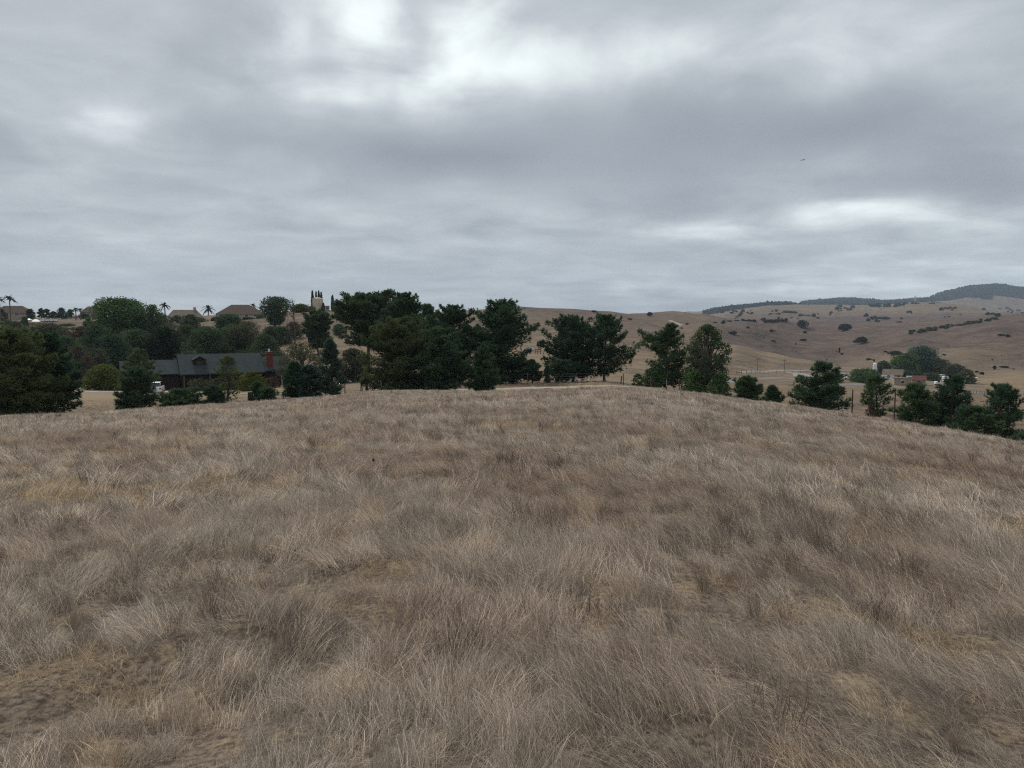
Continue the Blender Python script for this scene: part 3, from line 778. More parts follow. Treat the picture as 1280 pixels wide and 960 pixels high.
# hedge of shrubs across the left ridge
hed = [(12, 399, 8), (30, 406, 7), (46, 406, 8), (66, 406, 9), (84, 404, 8), (36, 412, 9), (92, 409, 9), (118, 401, 7), (5, 402, 6)]
for i, (u, yt, hw) in enumerate(hed):
    plant('bush', 'bush', u, yt, hw, 300 + (i % 3) * 14, 'green shrub in the hedge below the left hilltop houses', leafy_mesh,
          group='hedge shrubs on the left ridge', prof='bushy', z0=0, dens=1.2, nblob=12, mat=('green', 'oak', 'olive')[i % 3])
for i, (u, yt, hw, lab) in enumerate([
    (222, 394, 6, 'small dark tree hiding the left wall of the tan roofed hilltop house'), (252, 397, 7, 'dark shrub under the pale chimney of the tan roofed hilltop house'),
    (272, 396, 6, 'dark shrub at the left wall of the brown hip roofed house'), (311, 396, 7, 'olive shrub before the right half of the brown hip roofed house'),
    (327, 393, 6, 'dark shrub at the right end of the brown hip roofed house'), (185, 392, 7, 'dark tree between the large round tree and the bushy palm'),
    (32, 396, 4, 'small shrub before the long low hilltop house'), (112, 397, 5, 'small dark shrub before the tan walled hilltop house'),
    (404, 383, 3, 'small dark shrub at the right foot of the tan tank'), (428, 383, 4, 'small dark tree behind the reddish shed')]):
    plant('bush', 'bush', u, yt, hw, 306, lab, leafy_mesh, prof='bushy', z0=0, dens=1.3, nblob=14, mat=('oak', 'green', 'olive')[i % 3])
# brown scrub on the slope left of the ranch
for i in range(26):
    u = random.uniform(66, 128); d = random.uniform(150, 290)
    az, s = ray(u, 440); p = at(u, d)
    yt = 0
    g = np.random.default_rng(900 + i)
    if i < 4:
        wo, cr = leafy_mesh(2.3, 2.0, 'bushy', 0, 200, g, .9, 14, ('brush', 'olive', 'oak', 'brush')[i], rag=.4)
        if i == 0: scr = []
        scr.append((wo, cr))
    wo, cr = scr[i % 4]
    o = empty('scrub_bush', p, g.uniform(0, 6), 'low scrub bush on the eroded slope left of the ranch house', 'bush', 'scrub on the left slope')
    sc_ = g.uniform(.6, 1.5); o.scale = (sc_, sc_, sc_ * .8)
    link('trunk', wo, o); link('crown', cr, o)

# thicket of oaks on the slope behind the ranch house
TH = []
for i in range(7):
    g = np.random.default_rng(300 + i)
    TH.append(leafy_mesh(5.5, 3.4, ('bushy', 'crown')[i % 2], .04, 190, g, 1.1, 26, ('oak', 'oak', 'green', 'olive', 'faroak', 'oak', 'olive')[i], rag=.3))
for i in range(74):
    g = np.random.default_rng(400 + i)
    u = g.uniform(104, 345); d = g.uniform(152, 262)
    if i > 58: u = g.uniform(-30, 100); d = g.uniform(150, 260)
    wo, cr = TH[i % 7]
    o = empty('oak_tree', at(u, d), g.uniform(0, 6), 'dark oak in the thicket on the slope behind the ranch house' if i <= 58 else 'dark oak on the slope behind the leftmost pines', 'oak',
              'thicket of oaks behind the ranch house' if i <= 58 else 'oaks behind the leftmost pines')
    sc_ = g.uniform(.7, 1.25); o.scale = (sc_, sc_, sc_ * g.uniform(.8, 1.1))
    link('trunk', wo, o); link('crown', cr, o)

# cypresses by the tank
def cypress_mesh(H, Rr, d, g):
    wood = Wood(); wood.add(np.array([[0, 0, -.3], [0, 0, H * .5], [0, 0, H * .9]]), [.14, .09, .02], 5)
    n = int(900 * H / 8)
    t = g.uniform(.03, 1, n)
    r = Rr * np.interp(t, [0, .15, .5, .8, 1], [.6, 1, .95, .6, .05]) * g.uniform(.5, 1.05, n)
    a = g.uniform(0, 6.283, n)
    C = np.stack([np.sin(a) * r, np.cos(a) * r, t * H * .95], 1)
    V, F = tufts(C, unit(np.stack([np.sin(a) * .4, np.cos(a) * .4, np.ones(n)], 1)), np.full(n, .55), .3, 3, .3, g)
    return wood.mesh('trunk', M['bark']), mesh_np('crown', V, F, M['pine'], {'tint': np.repeat(g.uniform(0, .5, n), 9)})
for (u, yt, hw, d, lab) in [
    (391.8, 363, 1.7, 318, 'leftmost cypress spire beside the tan tank'),
    (396.3, 364, 1.3, 328, 'thin cypress spire rising behind the middle of the tan tank'),
    (399.6, 363.2, 1.5, 330, 'tall cypress spire behind the right half of the tan tank'),
    (402.6, 364.8, 1.6, 327, 'cypress spire behind the right edge of the tan tank'),
    (405.2, 378, 1.5, 316, 'short cypress at the right foot of the tan tank'),
    (416.6, 368.5, 1.9, 326, 'lone cypress spire right of the tan tank')]:
    plant('cypress_tree', 'cypress', u, yt, hw, d, lab, cypress_mesh)

# palms
def palm(u, yt, hw, d, lab, seed):
    g = np.random.default_rng(seed)
    az, st = ray(u, yt); p = at(u, d); H = max(2.5, CZ + st * d - p.z); Rr = hw / FPX * d
    o = empty('palm_tree', p, 0, lab, 'palm')
    w = Wood(); w.add(np.array([[0, 0, -.3], [.1, 0, H * .5], [0, 0, H - Rr * .35]]), [.3, .22, .2], 6)
    link('trunk', w.mesh('trunk', M['greybark']), o)
    Vs, Fs, n = [], [], 0
    for i in range(22):
        a = i * 2.4; el = g.uniform(-.5, 1.2)
        dv = np.array([math.sin(a) * math.cos(el), math.cos(a) * math.cos(el), math.sin(el)])
        side = np.cross(dv, [0, 0, 1.]); side /= np.linalg.norm(side)
        q = np.linspace(0, 1, 6)
        pts = np.array([0, 0, H - Rr * .35]) + dv * Rr * q[:, None] * 1.1 - np.array([0, 0, 1.]) * (Rr * .55 * q ** 2)[:, None]
        wd = Rr * .13 * np.sin(np.clip(q * 2.8 + .25, 0, 3.1)) + .03
        for j in range(5):
            Vs += [pts[j] - side * wd[j], pts[j] + [0, 0, .12], pts[j + 1] + [0, 0, .12], pts[j + 1] - side * wd[j + 1],
                   pts[j] + side * wd[j], pts[j] + [0, 0, .12], pts[j + 1] + [0, 0, .12], pts[j + 1] + side * wd[j + 1]]
            Fs += [[n, n + 1, n + 2, n + 3], [n + 4, n + 7, n + 6, n + 5]]; n += 8
    link('crown', mesh_np('crown', np.array(Vs), np.array(Fs), M['palm'], {'tint': g.uniform(0, 1, len(Vs))}), o)
palm(3, 372, 5.5, 360, 'left palm of the two tall ones at the left edge of the skyline', 1)
palm(15.5, 369.5, 7, 350, 'right palm of the two tall ones at the left edge of the skyline', 2)
palm(97, 385, 3.5, 375, 'left palm of the small pair on the left ridge', 3)
palm(103, 386, 3.5, 378, 'right palm of the small pair on the left ridge', 4)
palm(208, 379, 6, 290, 'bushy palm right of the large round dark tree', 5)
palm(262, 382.5, 8, 400, 'low wide palm above the tan roofed hilltop house', 6)
palm(318, 380, 5, 380, 'small palm behind the right end of the brown roof', 7)

# bare tree on the slope
p = at(369, 222); g = np.random.default_rng(4)
Hd = CZ + slope(367, 374) * 222 - p.z
o = empty('bare_tree', p, 0, 'tall leafless thin tree left of the pine under the tank', 'tree')
w = Wood(); top = np.array([-.5, 0, Hd])
w.add(np.array([[0, 0, -.3], [.1, 0, Hd * .4], [-.2, 0, Hd * .7], [-.5, 0, Hd]]), [.2, .16, .11, .05], 6)
for i in range(22):
    t = g.uniform(.5, .97); b = np.array([-.4 * t, 0, Hd * t]); a = g.uniform(0, 6.28); L = g.uniform(.8, 2.2) * (1.25 - t)
    e = b + np.array([math.sin(a) * L, math.cos(a) * L, L * 1.6])
    w.add(np.array([b, (b + e) / 2 + g.normal(0, .1, 3), e]), [.07, .05, .03], 4)
link('trunk', w.mesh('trunk', M['bark']), o)

# ------------------------------------------------------------------ oaks and scrub dotted over the far hills
def far_bush_mesh(seed, flat, mat, n=9):
    g = np.random.default_rng(seed)
    C, T = [], []
    for i in range(n):
        a = g.uniform(0, 6.28); r = g.uniform(0, .72); br = g.uniform(.28, .48)
        c = np.array([math.sin(a) * r, math.cos(a) * r, (flat * (.55 - .3 * r) + .1)])
        m = 90
        dd = unit(g.normal(0, 1, (m, 3)))
        C.append(c + dd * br * np.array([1, 1, flat]) * g.uniform(.7, 1.08, m)[:, None]); T.append(np.full(m, g.uniform(0, .6)) + g.uniform(0, .4, m))
    C = np.concatenate(C); C[:, 2] = C[:, 2].clip(0, None)
    V, F = leaves(C, np.full(len(C), .24), g)
    nl = len(V)
    tv, tf = tube_np(np.array([[0, 0, -.4], [.02, 0, .5]]), [.07, .05], 5)
    V = np.concatenate([V, tv]); F = np.concatenate([F, tf + nl])
    mi = np.zeros(len(F), int); mi[-len(tf):] = 1
    return mesh_np('oak_tree', V, F, [M[mat], M['bark']], {'tint': np.concatenate([np.repeat(np.concatenate(T), 4), np.zeros(len(tv))])}, midx=mi)
FARM = [far_bush_mesh(50 + i, (.95, .8, .7, .6, .9, .5)[i], 'faroak') for i in range(6)]
SCRM = [far_bush_mesh(70 + i, (.6, .5, .4)[i], ('olive', 'brush', 'faroak')[i]) for i in range(3)]

def dot(u, y, wpx, hpx, label, group=None, dmin=300, mesh=None, name='oak_tree', cat='oak', seed=0):
    p, d = hit(u, y, dmin)
    if p is None: return
    me = mesh or FARM[seed % 6]
    o = link(name, me, None, p, random.uniform(0, 6.28))
    w = wpx / FPX * d / 2; h = hpx / FPX * d
    o.scale = (w / 1.05, w / 1.05, h / 1.25)
    tag(o, label, cat, group)
    return o

ONES = [
 (1003, 409.5, 16, 10, 'round dark oak on the far slope below the long crest, left of the biggest one'),
 (1057, 414, 22, 12, 'biggest dark oak standing alone on the brown slope across the valley'),
 (1077, 430, 15, 12, 'open crowned oak on the brown slope right below the biggest lone oak'),
 (1068.5, 429, 5, 6, 'small oak touching the left side of the open crowned one'),
 (1017, 397, 7, 6, 'small round oak above the crest between the two large lone oaks'),
 (964, 415, 9, 6, 'dark oak halfway down the slope left of the large round one'),
 (935, 411, 5, 3, 'tiny oak below the hedge line at the left of the far slope'),
 (918, 419, 14, 6, 'low spreading oak clump just right of the tall leafy tree'),
 (1006, 417, 6, 5, 'small dark oak straight below the round dark one'),
 (1004, 426, 10, 4, 'low scrubby oak halfway up the slope below the round dark one'),
 (995, 431, 3, 2.5, 'tiny dark bush left of the low scrubby oak'),
 (966, 427, 8, 3, 'flat dark bush in the middle of the valley slope'),
 (1049, 442, 3, 8, 'thin upright dark bush in the gully below the open crowned oak'),
 (1052, 444, 5, 3, 'small flat bush at the foot of the thin upright one'),
 (812, 395.5, 11, 8, 'round oak alone on the skyline saddle'),
 (787, 400, 7, 4, 'low oak left of the lone skyline oak'),
 (829, 389, 5, 3, 'left of two small bushes on the middle hilltop'),
 (836.5, 388.5, 4, 3, 'right of two small bushes on the middle hilltop'),
 (742, 390.5, 10, 3, 'low flat tree on the skyline of the long middle hill'),
 (858, 406, 6, 3, 'low dark bush beside the short pale track on the hilltop'),
 (852, 411, 5, 2.5, 'dark bush below the short pale track on the hilltop'),
 (894, 404, 6, 3, 'dark bush above the tall leafy tree at its right'),
 (904, 405, 7, 4, 'dark oak on the slope right above the tall leafy tree'),
 (1085, 450, 9, 4, 'brown shrub left of the white silo, upper of two'),
 (1119, 444, 18, 6, 'long brown scrub clump above the farm at left'),
 (1092, 452, 4, 4, 'small dark shrub near the white silo'),
 (1107, 440.5, 5, 2.5, 'tiny dark bush on the slope above the farm scrub'),
 (1179.5, 444.5, 5, 3, 'tiny dark bush right of the large farm trees, upper'),
 (1173, 449.5, 4, 3, 'tiny dark bush right of the large farm trees, lower'),
 (1221, 466, 5, 4, 'left of two dark bushes beyond the end of the farm grove'),
 (1227, 468.5, 5, 4, 'right of two dark bushes beyond the end of the farm grove'),
 (1243, 462, 6, 6, 'dark leafy shrub on the pale strip near the right edge'),
 (1256, 460, 12, 3, 'low row shaped shrub on the pale strip near the right edge'),
 (1267, 462, 3, 2, 'small dark dot bush nearest the right edge above the mound'),
 (1240, 451, 2, 2.5, 'tiny upright bush on the brown slope near the right edge'),
 (1251, 420.5, 9, 4, 'left dark shrub of the clump on the right slope'),
 (1260, 421, 7, 3, 'right dark shrub of the clump on the right slope'),
 (1246, 396, 8, 5, 'dark oak at the upper end of the diagonal scrub strip'),
]
for i, (u, y, w_, h_, lab) in enumerate(ONES):
    dot(u, y, w_, h_, lab, seed=i)

# hedge line along the far crest
for i in range(34):
    u = random.choice([random.uniform(905, 985), random.uniform(955, 985), random.uniform(1080, 1140)])
    dot(u, 402.5 + random.uniform(-1.5, 1), random.uniform(3.5, 8), random.uniform(2.5, 5.5), 'small dark oak in the broken line along the far crest',
        'oaks along the far crest', 900, seed=i)
# diagonal scrub strip on the right slope
for i in range(64):
    t = random.random()
    u = 1133 + 112 * t; y = 416.5 - 18 * t ** 1.1 + random.uniform(-1.5, 2.2)
    dot(u, y, random.uniform(4, 9), random.uniform(2.8, 5), 'dark shrub in the diagonal scrub strip on the right slope',
        'shrubs in the diagonal scrub strip', 500, seed=i, name='shrub', cat='shrub', mesh=SCRM[(0, 2, 2)[i % 3]])
# scattered far oaks
k = 0
for (u0, u1, y0, y1, n) in [(893, 1010, 385, 399, 62), (1000, 1110, 383, 400, 40), (1080, 1215, 380, 400, 84), (1150, 1280, 384, 396, 20)]:
    for i in range(n):
        for tr_ in range(30):
            u = random.uniform(u0, u1); y = random.uniform(y0, y1)
            if float(fbm(np.array([u / 22.]), np.array([y / 4.5]), 2, 5)[0]) > .12: break
        w_ = random.uniform(2.2, 6.5)
        dot(u, y, w_, max(1.8, w_ * random.uniform(.5, .8)), 'tiny dark oak among those scattered over the hazy far hills',
            'oaks scattered over the far hills', 1450, seed=k); k += 1
# a few strays over the near sides
for i in range(16):
    dot(random.uniform(930, 1270), random.uniform(420, 458), random.uniform(1.5, 3), random.uniform(1, 2), 'tiny brown tussock bush on the weedy slope across the valley',
        'tussock bushes on the weedy slope', 600, seed=i, name='shrub', cat='shrub', mesh=SCRM[1])

# wooded mountain: a mass of trees
def wood_mass(name, regions, label, cell=1.0, seed=3):
    g = np.random.default_rng(seed)
    C, SZ = [], []
    for (u0, u1, n, d0, d1, thr) in regions:
        u = g.uniform(u0, u1, n); d = g.uniform(d0, d1, n)
        az = np.arctan((u - 640) / FPX)
        x = np.sin(az) * d; y = np.cos(az) * d
        keep = fbm(x / 420, y / 420, 4, 77) > np.where(d > 4750, thr - .35, thr + .03)
        x, y = x[keep], y[keep]
        C.append(np.stack([x, y, gz(x, y)], 1)); SZ.append(g.uniform(7, 12, len(x)) * (1 + .7 * np.maximum(0, fbm(x / 60, y / 60, 2, 5))))
    C = np.concatenate(C); SZ = np.concatenate(SZ)
    m = 9
    Cr = np.repeat(C, m, 0); sz = np.repeat(SZ, m)
    dd = unit(g.normal(0, 1, (len(Cr), 3))); dd[:, 2] = np.abs(dd[:, 2])
    P = Cr + dd * sz[:, None] * .8 + [0, 0, 1.0]
    V, F = leaves(P, sz * 1.1, g, dd)
    me = mesh_np(name, V, F, M['faroak'], {'tint': np.repeat(np.repeat(g.uniform(0, 1, len(C)), m), 4)})
    tag(link(name, me), label, 'woodland', None, 'stuff')
wood_mass('woodland', [(1168, 1420, 13000, 4100, 5500, -.12), (1000, 1180, 9000, 3700, 5200, -.12), (880, 1000, 1600, 2800, 3300, 0.0),
                       (1000, 1060, 700, 2700, 2950, .05)],
          'dark hazy woodland covering the distant mountain and ridge tops')

# ------------------------------------------------------------------ ranch house
pc = at(256, 131); HZ = pc.z
hs = empty('ranch_house', at(259, 131), R(27), 'long low ranch house with dark grey roof, two dormers and a red brick chimney', 'house')
def gable(mb_roof, mb_wall, x0, x1, y0, y1, eave, ridge, ov=.5, th=.14, gx0=.35, gx1=.35):
    ym = (y0 + y1) / 2; sl = (ridge - eave) / (ym - y0)
    pr = [(y0 - ov, eave - ov * sl), (ym, ridge), (y1 + ov, eave - ov * sl), (y1 + ov, eave - ov * sl - th), (ym, ridge - th), (y0 - ov, eave - ov * sl - th)]
    mb_roof.prism(pr, x0 - gx0, x1 + gx1)
    mb_wall.prism([(y0, -1.2), (y1, -1.2), (y1, eave - th - .02), (ym, ridge - th - .05), (y0, eave - th - .02)], x0, x1)
hs.scale = (.9, 1, 1)
mr, mw = MB(), MB()
gable(mr, mw, -4.6, 8.6, -4.2, 4.2, 3.5, 5.75, 1.0)
main_roof = mr.build('roof', M['darkroof'], hs); mw.build('wall', M['redwood'], hs)
mr, mw = MB(), MB()
gable(mr, mw, -13.6, -4.98, -3.6, 3.6, 3.24, 4.95, .5, gx1=.0)
wing = mr.build('roof', M['darkroof'], hs); wing['label'] = 'lower roof of the left wing'
mw.build('wall', M['redwood'], hs)
mr, mw = MB(), MB()
gable(mr, mw, 8.97, 13.6, -3.6, 3.6, 3.3, 5.1, .5, gx0=0)
wing2 = mr.build('roof', M['darkroof'], hs); wing2['label'] = 'lower roof of the right wing'
mw.build('wall', M['redwood'], hs)
for dx in (-1.6, 3.0):   # dormers
    mdr = MB(); zb = 4.25; yf = -3.0
    mdr.v += [(dx-1.15,yf-.3,zb+.75),(dx,yf-.3,zb+1.35),(dx+1.15,yf-.3,zb+.75),(dx-1.15,-1.2,zb+.75),(dx,-1.2,zb+1.35),(dx+1.15,-1.2,zb+.75),
              (dx-1.15,yf-.3,zb+.63),(dx,yf-.3,zb+1.2),(dx+1.15,yf-.3,zb+.63)]
    mdr.f += [[0,1,4,3],[1,2,5,4],[6,7,1,0],[7,8,2,1]]
    dm = mdr.build('dormer', M['darkroof'], hs)
    mdw = MB(); mdw.v += [(dx-.9,yf,zb-.6),(dx+.9,yf,zb-.6),(dx+.9,yf,zb+.78),(dx,yf,zb+1.22),(dx-.9,yf,zb+.78),
                          (dx-.9,-1.3,zb-.6),(dx+.9,-1.3,zb-.6),(dx+.9,-1.3,zb+.78),(dx,-1.3,zb+1.22),(dx-.9,-1.3,zb+.78)]
    mdw.f += [[0,1,2,3,4],[1,6,7,2],[5,0,4,9]]
    mdw.build('dormer_wall', M['redwood'], dm)
    MB().box(dx-.55, dx+.55, yf-.04, yf+.02, zb-.1, zb+.6).build('window', M['glass'], dm)
MB().box(9.6, 10.7, -3.0, -2.0, 1.5, 6.0).box(9.5, 10.8, -3.1, -1.9, 5.6, 5.75).build('chimney', M['brick'], hs)
MB().tube((10.15, -2.5, 6.0), (10.15, -2.5, 6.45), .16, .16, 8).build('flue', M['white'], hs)
MB().tube((-8.6, -1.2, 3.9), (-8.6, -1.2, 4.7), .07, .07, 6).build('vent_pipe', M['white'], hs)
for (wx, ww, z0_, z1_) in [(-12.2, 1.4, 1.0, 2.1), (-3.2, 1.6, .9, 2.1), (3.2, 2.0, .9, 2.1), (6.2, 1.4, .9, 2.1)]:
    yy = -3.6 if wx < -5 else -4.2
    fw = MB().box(wx-.08, wx+ww+.08, yy-.05, yy-.004, z0_-.08, z1_+.08).build('window', M['darkwood'], hs)
    MB().box(wx, wx+ww, yy-.07, yy-.052, z0_, z1_).build('pane', M['glass'], fw)
gd = MB().box(-9.8, -6.0, -3.66, -3.604, -.1, 2.1)
for i in range(4): gd.box(-9.7, -6.1, -3.69, -3.663, .0 + i * .52, .44 + i * .52)
gd.build('garage_door', M['redwood'], hs)
dr = MB().box(.6, 1.6, -4.26, -4.204, 0, 2.1).build('door', M['darkwood'], hs)
MB().box(1.45, 1.5, -4.30, -4.262, 1.0, 1.08).build('handle', M['metal'], dr)
for px_ in (-4.3, -.2, 4.2, 8.3):
    MB().box(px_-.08, px_+.08, -5.05, -4.9, -.8, 2.85).build('porch_post', M['wood' if px_ < 0 else 'darkwood'], hs)
MB().tube((12.0, -4.6, -.5), (11.75, -4.55, 2.6), .05, .05, 6).build('downpipe', M['white'], hs)

# ------------------------------------------------------------------ cars
def car(loc, rz, label, paint='whitecar', L=4.1, Wd=1.72, group=None, name='parked_car'):
    o = empty(name, loc, rz, label, 'car', group)
    h = Wd / 2
    # body: cross sections along y (rear at -y)
    secs = [(-L/2, .45, .80, .86), (-L/2+.12, .28, .98, .96), (-L/2+.9, .22, .98, 1), (0, .22, .94, 1), (L/2-1.1, .22, .90, 1), (L/2-.25, .25, .74, .95), (L/2, .38, .62, .82)]
    V, F = [], []
    for (y, zb, zt, w_) in secs:
        for (fx, z) in ((-1, zb+.06), (-.93, zb), (.93, zb), (1, zb+.06), (1.0, zt-.12), (.93, zt), (-.93, zt), (-1.0, zt-.12)):
            V.append((fx * h * w_, y, z))
    for i in range(len(secs)-1):
        for j in range(8):
            F.append([i*8+j, i*8+(j+1)%8, (i+1)*8+(j+1)%8, (i+1)*8+j])
    F += [list(range(8))[::-1], [(len(secs)-1)*8+j for j in range(8)]]
    me = bpy.data.meshes.new('body'); me.from_pydata(V, [], F); me.materials.append(M[paint]); me.update()
    body = link('body', me, o)
    cab = MB(); hb = h*.9; ht = h*.72
    lv = [(-L/2+.12, .95, hb), (-L/2+.55, 1.42, ht), (-L/2+1.9, 1.47, ht), (L/2-1.35, .92, hb)]
    for (y, z, w_) in lv: cab.v += [(-w_, y, z), (w_, y, z)]
    cab.f += [[0,1,3,2],[4,5,7,6],[0,2,4,6],[1,7,5,3]]
    link('window', cab.mesh('window', M['glass']), o)
    rf = MB().box(-ht-.01, ht+.01, -L/2+.5, -L/2+1.95, 1.43, 1.5); rf.build('roof', M[paint], o, bevel=.03)
    for sx in (-1, 1):
        MB().box(sx*h*.8-.1, sx*h*.8+.1, -L/2-.02, -L/2+.05, .62, .82).build('tail_light', M['red'], o)
        MB().box(sx*h*.62-.12, sx*h*.62+.12, L/2-.1, L/2+.01, .52, .62).build('headlight', M['metal'], o)
        MB().box(sx*ht-.02+.05*sx, sx*ht+.02+.05*sx, -L/2+.2, -L/2+.6, .95, 1.42).build('pillar', M[paint], o)
        for yy in (-L/2+.75, L/2-.8):
            wl = MB().tube((sx*(h-.2), yy, .31), (sx*(h+.01), yy, .31), .31, .31, 16).build('wheel', M['rubber'], o)
            MB().tube((sx*(h-.0), yy, .31), (sx*(h+.02), yy, .31), .18, .18, 10).build('rim', M['metal'], wl)
    MB().box(-.26, .26, -L/2-.03, -L/2+.0, .5, .62).build('plate', M['white'], o)
    MB().box(-h*.9, h*.9, -L/2-.04, -L/2+.1, .34, .48).build('bumper', M[paint], o)
    return o
c0 = at(195, 112, 470)
car(c0, R(18), 'white hatchback seen from behind on the driveway before the ranch house')
pl = H3(660, 438.6, 120); car(pl, R(75), 'white car parked on the slope left of the corral')
for i, (u, y, lab) in enumerate([(20.5, 403.5, 'white car below the palms on the left ridge'), (27.5, 409.5, 'white car on the tan bank, lower of the two under the palms')]):
    pp = at(u, 300 - 12 * i); pp.z = CZ + slope(u, y) * (300 - 12*i)
    pp.z = max(pp.z, float(gz(pp.x, pp.y)))
    pp.z = float(gz(pp.x, pp.y)); car(pp, R(80), lab, L=5.0, Wd=2.0)

# ------------------------------------------------------------------ hilltop houses
def hip_house(u, d, ybase, wpx, wallpx, roofpx, depth, rz, wall, roof, label, name='hilltop_house', hip=.35, chimney=None, nwin=4):
    az, s = ray(u, ybase)
    p = at(u, d)
    w = wpx / FPX * d; wh = wallpx / FPX * d; rh = roofpx / FPX * d
    z0 = CZ + s * d - p.z           # floor relative to the ground here
    o = empty(name, p, R(rz), label, 'house')
    hw, hd = w / 2, depth / 2
    MB().box(-hw+.4, hw-.4, -hd+.4, hd-.4, min(-2.5, z0 - 2.5), z0 + wh).build('wall', M[wall], o)
    zr = z0 + wh + .01; inn = hw * hip * 1.2 if hip else 0
    r = MB(); rx = hw - inn
    r.v += [(-hw,-hd,zr),(hw,-hd,zr),(hw,hd,zr),(-hw,hd,zr),(-rx,0,zr+rh),(rx,0,zr+rh)]
    r.f += [[0,1,5,4],[2,3,4,5],[1,2,5],[3,0,4],[3,2,1,0]]
    rf = r.build('roof', M[roof], o)
    if chimney is not None:
        MB().box(chimney*hw-.5, chimney*hw+.5, -.5, .5, zr + rh*.3, zr + rh + 1.0).build('chimney', M['cream'], rf)
    for i in range(nwin):
        x = -hw + w * (i + .6) / nwin
        f = MB().box(x-.75, x+.75, -hd+.33, -hd+.396, z0+wh*.3, z0+wh*.82).build('window', M['white'], o)
        MB().box(x-.62, x+.62, -hd+.30, -hd+.326, z0+wh*.36, z0+wh*.77).build('pane', M['glass'], f)
    return o
hip_house(20, 390, 394.5, 36, 2.6, 7.5, 11, 20, 'cream', 'brownroof', 'long low hilltop house with a brown roof under the tall palms', hip=.45)
hip_house(119, 400, 397, 22, 6, 6, 10, 20, 'stucco', 'brownroof', 'tan walled hilltop house left of the large round tree', hip=.45, nwin=3)
hip_house(85, 410, 401, 34, 4.5, 1.6, 10, 22, 'stucco', 'tanroof', 'low flat topped hilltop house behind the ridge trees', nwin=6)
hip_house(233, 330, 401, 38, 4.5, 8, 12, 25, 'cream', 'tanroof', 'tan roofed hilltop house with a pale chimney', hip=.3, chimney=.55, nwin=5)
hip_house(302, 330, 397, 56, 4, 11, 14, 22, 'cream', 'brownroof', 'large brown hip roofed hilltop house right of the tan roofed one', hip=.55, nwin=6)
hip_house(421, 330, 391, 12, 4, 2.0, 6, 12, 'rust', 'redroof', 'small reddish shed under the lone cypress', name='shed', nwin=2)
hip_house(409.5, 325, 388.5, 9, 5.5, .6, 4, 14, 'stucco', 'tanroof', 'low tan outbuilding right of the tank', name='outbuilding', nwin=1, hip=.2)
# white tents on the ridge
for i, (u, w_, lab) in enumerate([(47, 9, 'larger white tent roof on the left ridge'), (38, 6, 'flat white canopy left of the larger white tent')]):
    p = at(u, 350); w = w_ / FPX * 350 / 2
    o = empty('tent', p, R(20), lab, 'tent')
    z = CZ + slope(u, 402 if i == 0 else 399.5) * 350 - p.z
    r = MB(); r.v += [(-w,-1.6,z),(w,-1.6,z),(w,1.6,z),(-w,1.6,z),(-w*.3,0,z+.9-.5*i),(w*.3,0,z+.9-.5*i)]
    r.f += [[0,1,5,4],[2,3,4,5],[1,2,5],[3,0,4],[3,2,1,0]]
    r.build('canopy', M['white'], o)
    for sx in (-1, 1):
        for sy in (-1, 1): MB().tube((sx*w*.95, sy*1.5, -1), (sx*w*.95, sy*1.5, z), .06, .06, 5).build('leg', M['metal'], o)
for i in range(4):
    pp = at(57 + i * 4.2, 352); car(pp, R(20 + 10 * i), 'pale parked car in the row between the white tent and the ridge trees', L=4.2, group='cars in a row on the left ridge')

# tan tank
pt = at(398, 318); rt = 6.0 / FPX * 318; zt = CZ + slope(398, 371.8) * 318 - pt.z
o = empty('water_tank', pt, 0, 'tan cylindrical water tank on the hilltop among cypress spires', 'tank')
tk = MB(); K = 28
prof = [(rt, -1.5), (rt, zt - .55), (rt * 1.02, zt - .55), (rt * 1.02, zt - .4), (rt * .6, zt - .12), (rt * .12, zt)]
for (r_, z_) in prof:
    for j in range(K): tk.v.append((r_ * math.cos(6.28318 * j / K), r_ * math.sin(6.28318 * j / K), z_))
for i in range(len(prof) - 1):
    for j in range(K): tk.f.append([i*K+j, i*K+(j+1)%K, (i+1)*K+(j+1)%K, (i+1)*K+j])
tk.f.append([(len(prof)-1)*K+j for j in range(K)])
tk.build('shell', M['tank'], o)
ld = MB()
for sx in (-.2, .2): ld.tube((rt*.6+sx, -rt*.86, -.5), (rt*.6+sx, -rt*.86, zt-.4), .035, .035, 4)
for i in range(9): ld.tube((rt*.6-.2, -rt*.86, i*.5), (rt*.6+.2, -rt*.86, i*.5), .025, .025, 4)
ld.build('ladder', M['metal'], o)

# ------------------------------------------------------------------ farm in the valley
def block(u, d, ytop, ybase, wpx, depth, rz, wall, roof, label, name='farm_building', pitch=0.0, nwin=3, cat='building'):
    az, s0 = ray(u, ybase); _, s1 = ray(u, ytop)
    p, d = hit(u, ybase, 200)
    z0 = 0.0; z1 = CZ + s1 * d - p.z
    w = wpx / FPX * d / 2; hd = depth / 2
    o = empty(name, p, R(rz), label, cat)
    zt_ = z1 - pitch
    MB().box(-w, w, -hd, hd, min(z0, 0) - 1.5, zt_).build('wall', M[wall], o)
    r = MB()
    if pitch: r.prism([(-hd-.4, zt_+.01), (0, zt_+pitch+.01), (hd+.4, zt_+.01)], -w-.4, w+.4)
    else: r.box(-w-.15, w+.15, -hd-.15, hd+.15, zt_+.01, zt_+.25)
    r.build('roof', M[roof], o)
    base = z0
    for i in range(nwin):
        x = -w + 2 * w * (i + .5) / nwin
        f = MB().box(x-.7, x+.7, -hd-.06, -hd-.004, base+.9, base+2.1).build('window', M['white'], o)
        MB().box(x-.6, x+.6, -hd-.09, -hd-.062, base+1.0, base+2.0).build('pane', M['glass'], f)
    return o
block(1127, 392, 472.8, 481.5, 17, 6, -20, 'stucco', 'tanroof', 'tan flat roofed farm building with a plain wall', nwin=1)
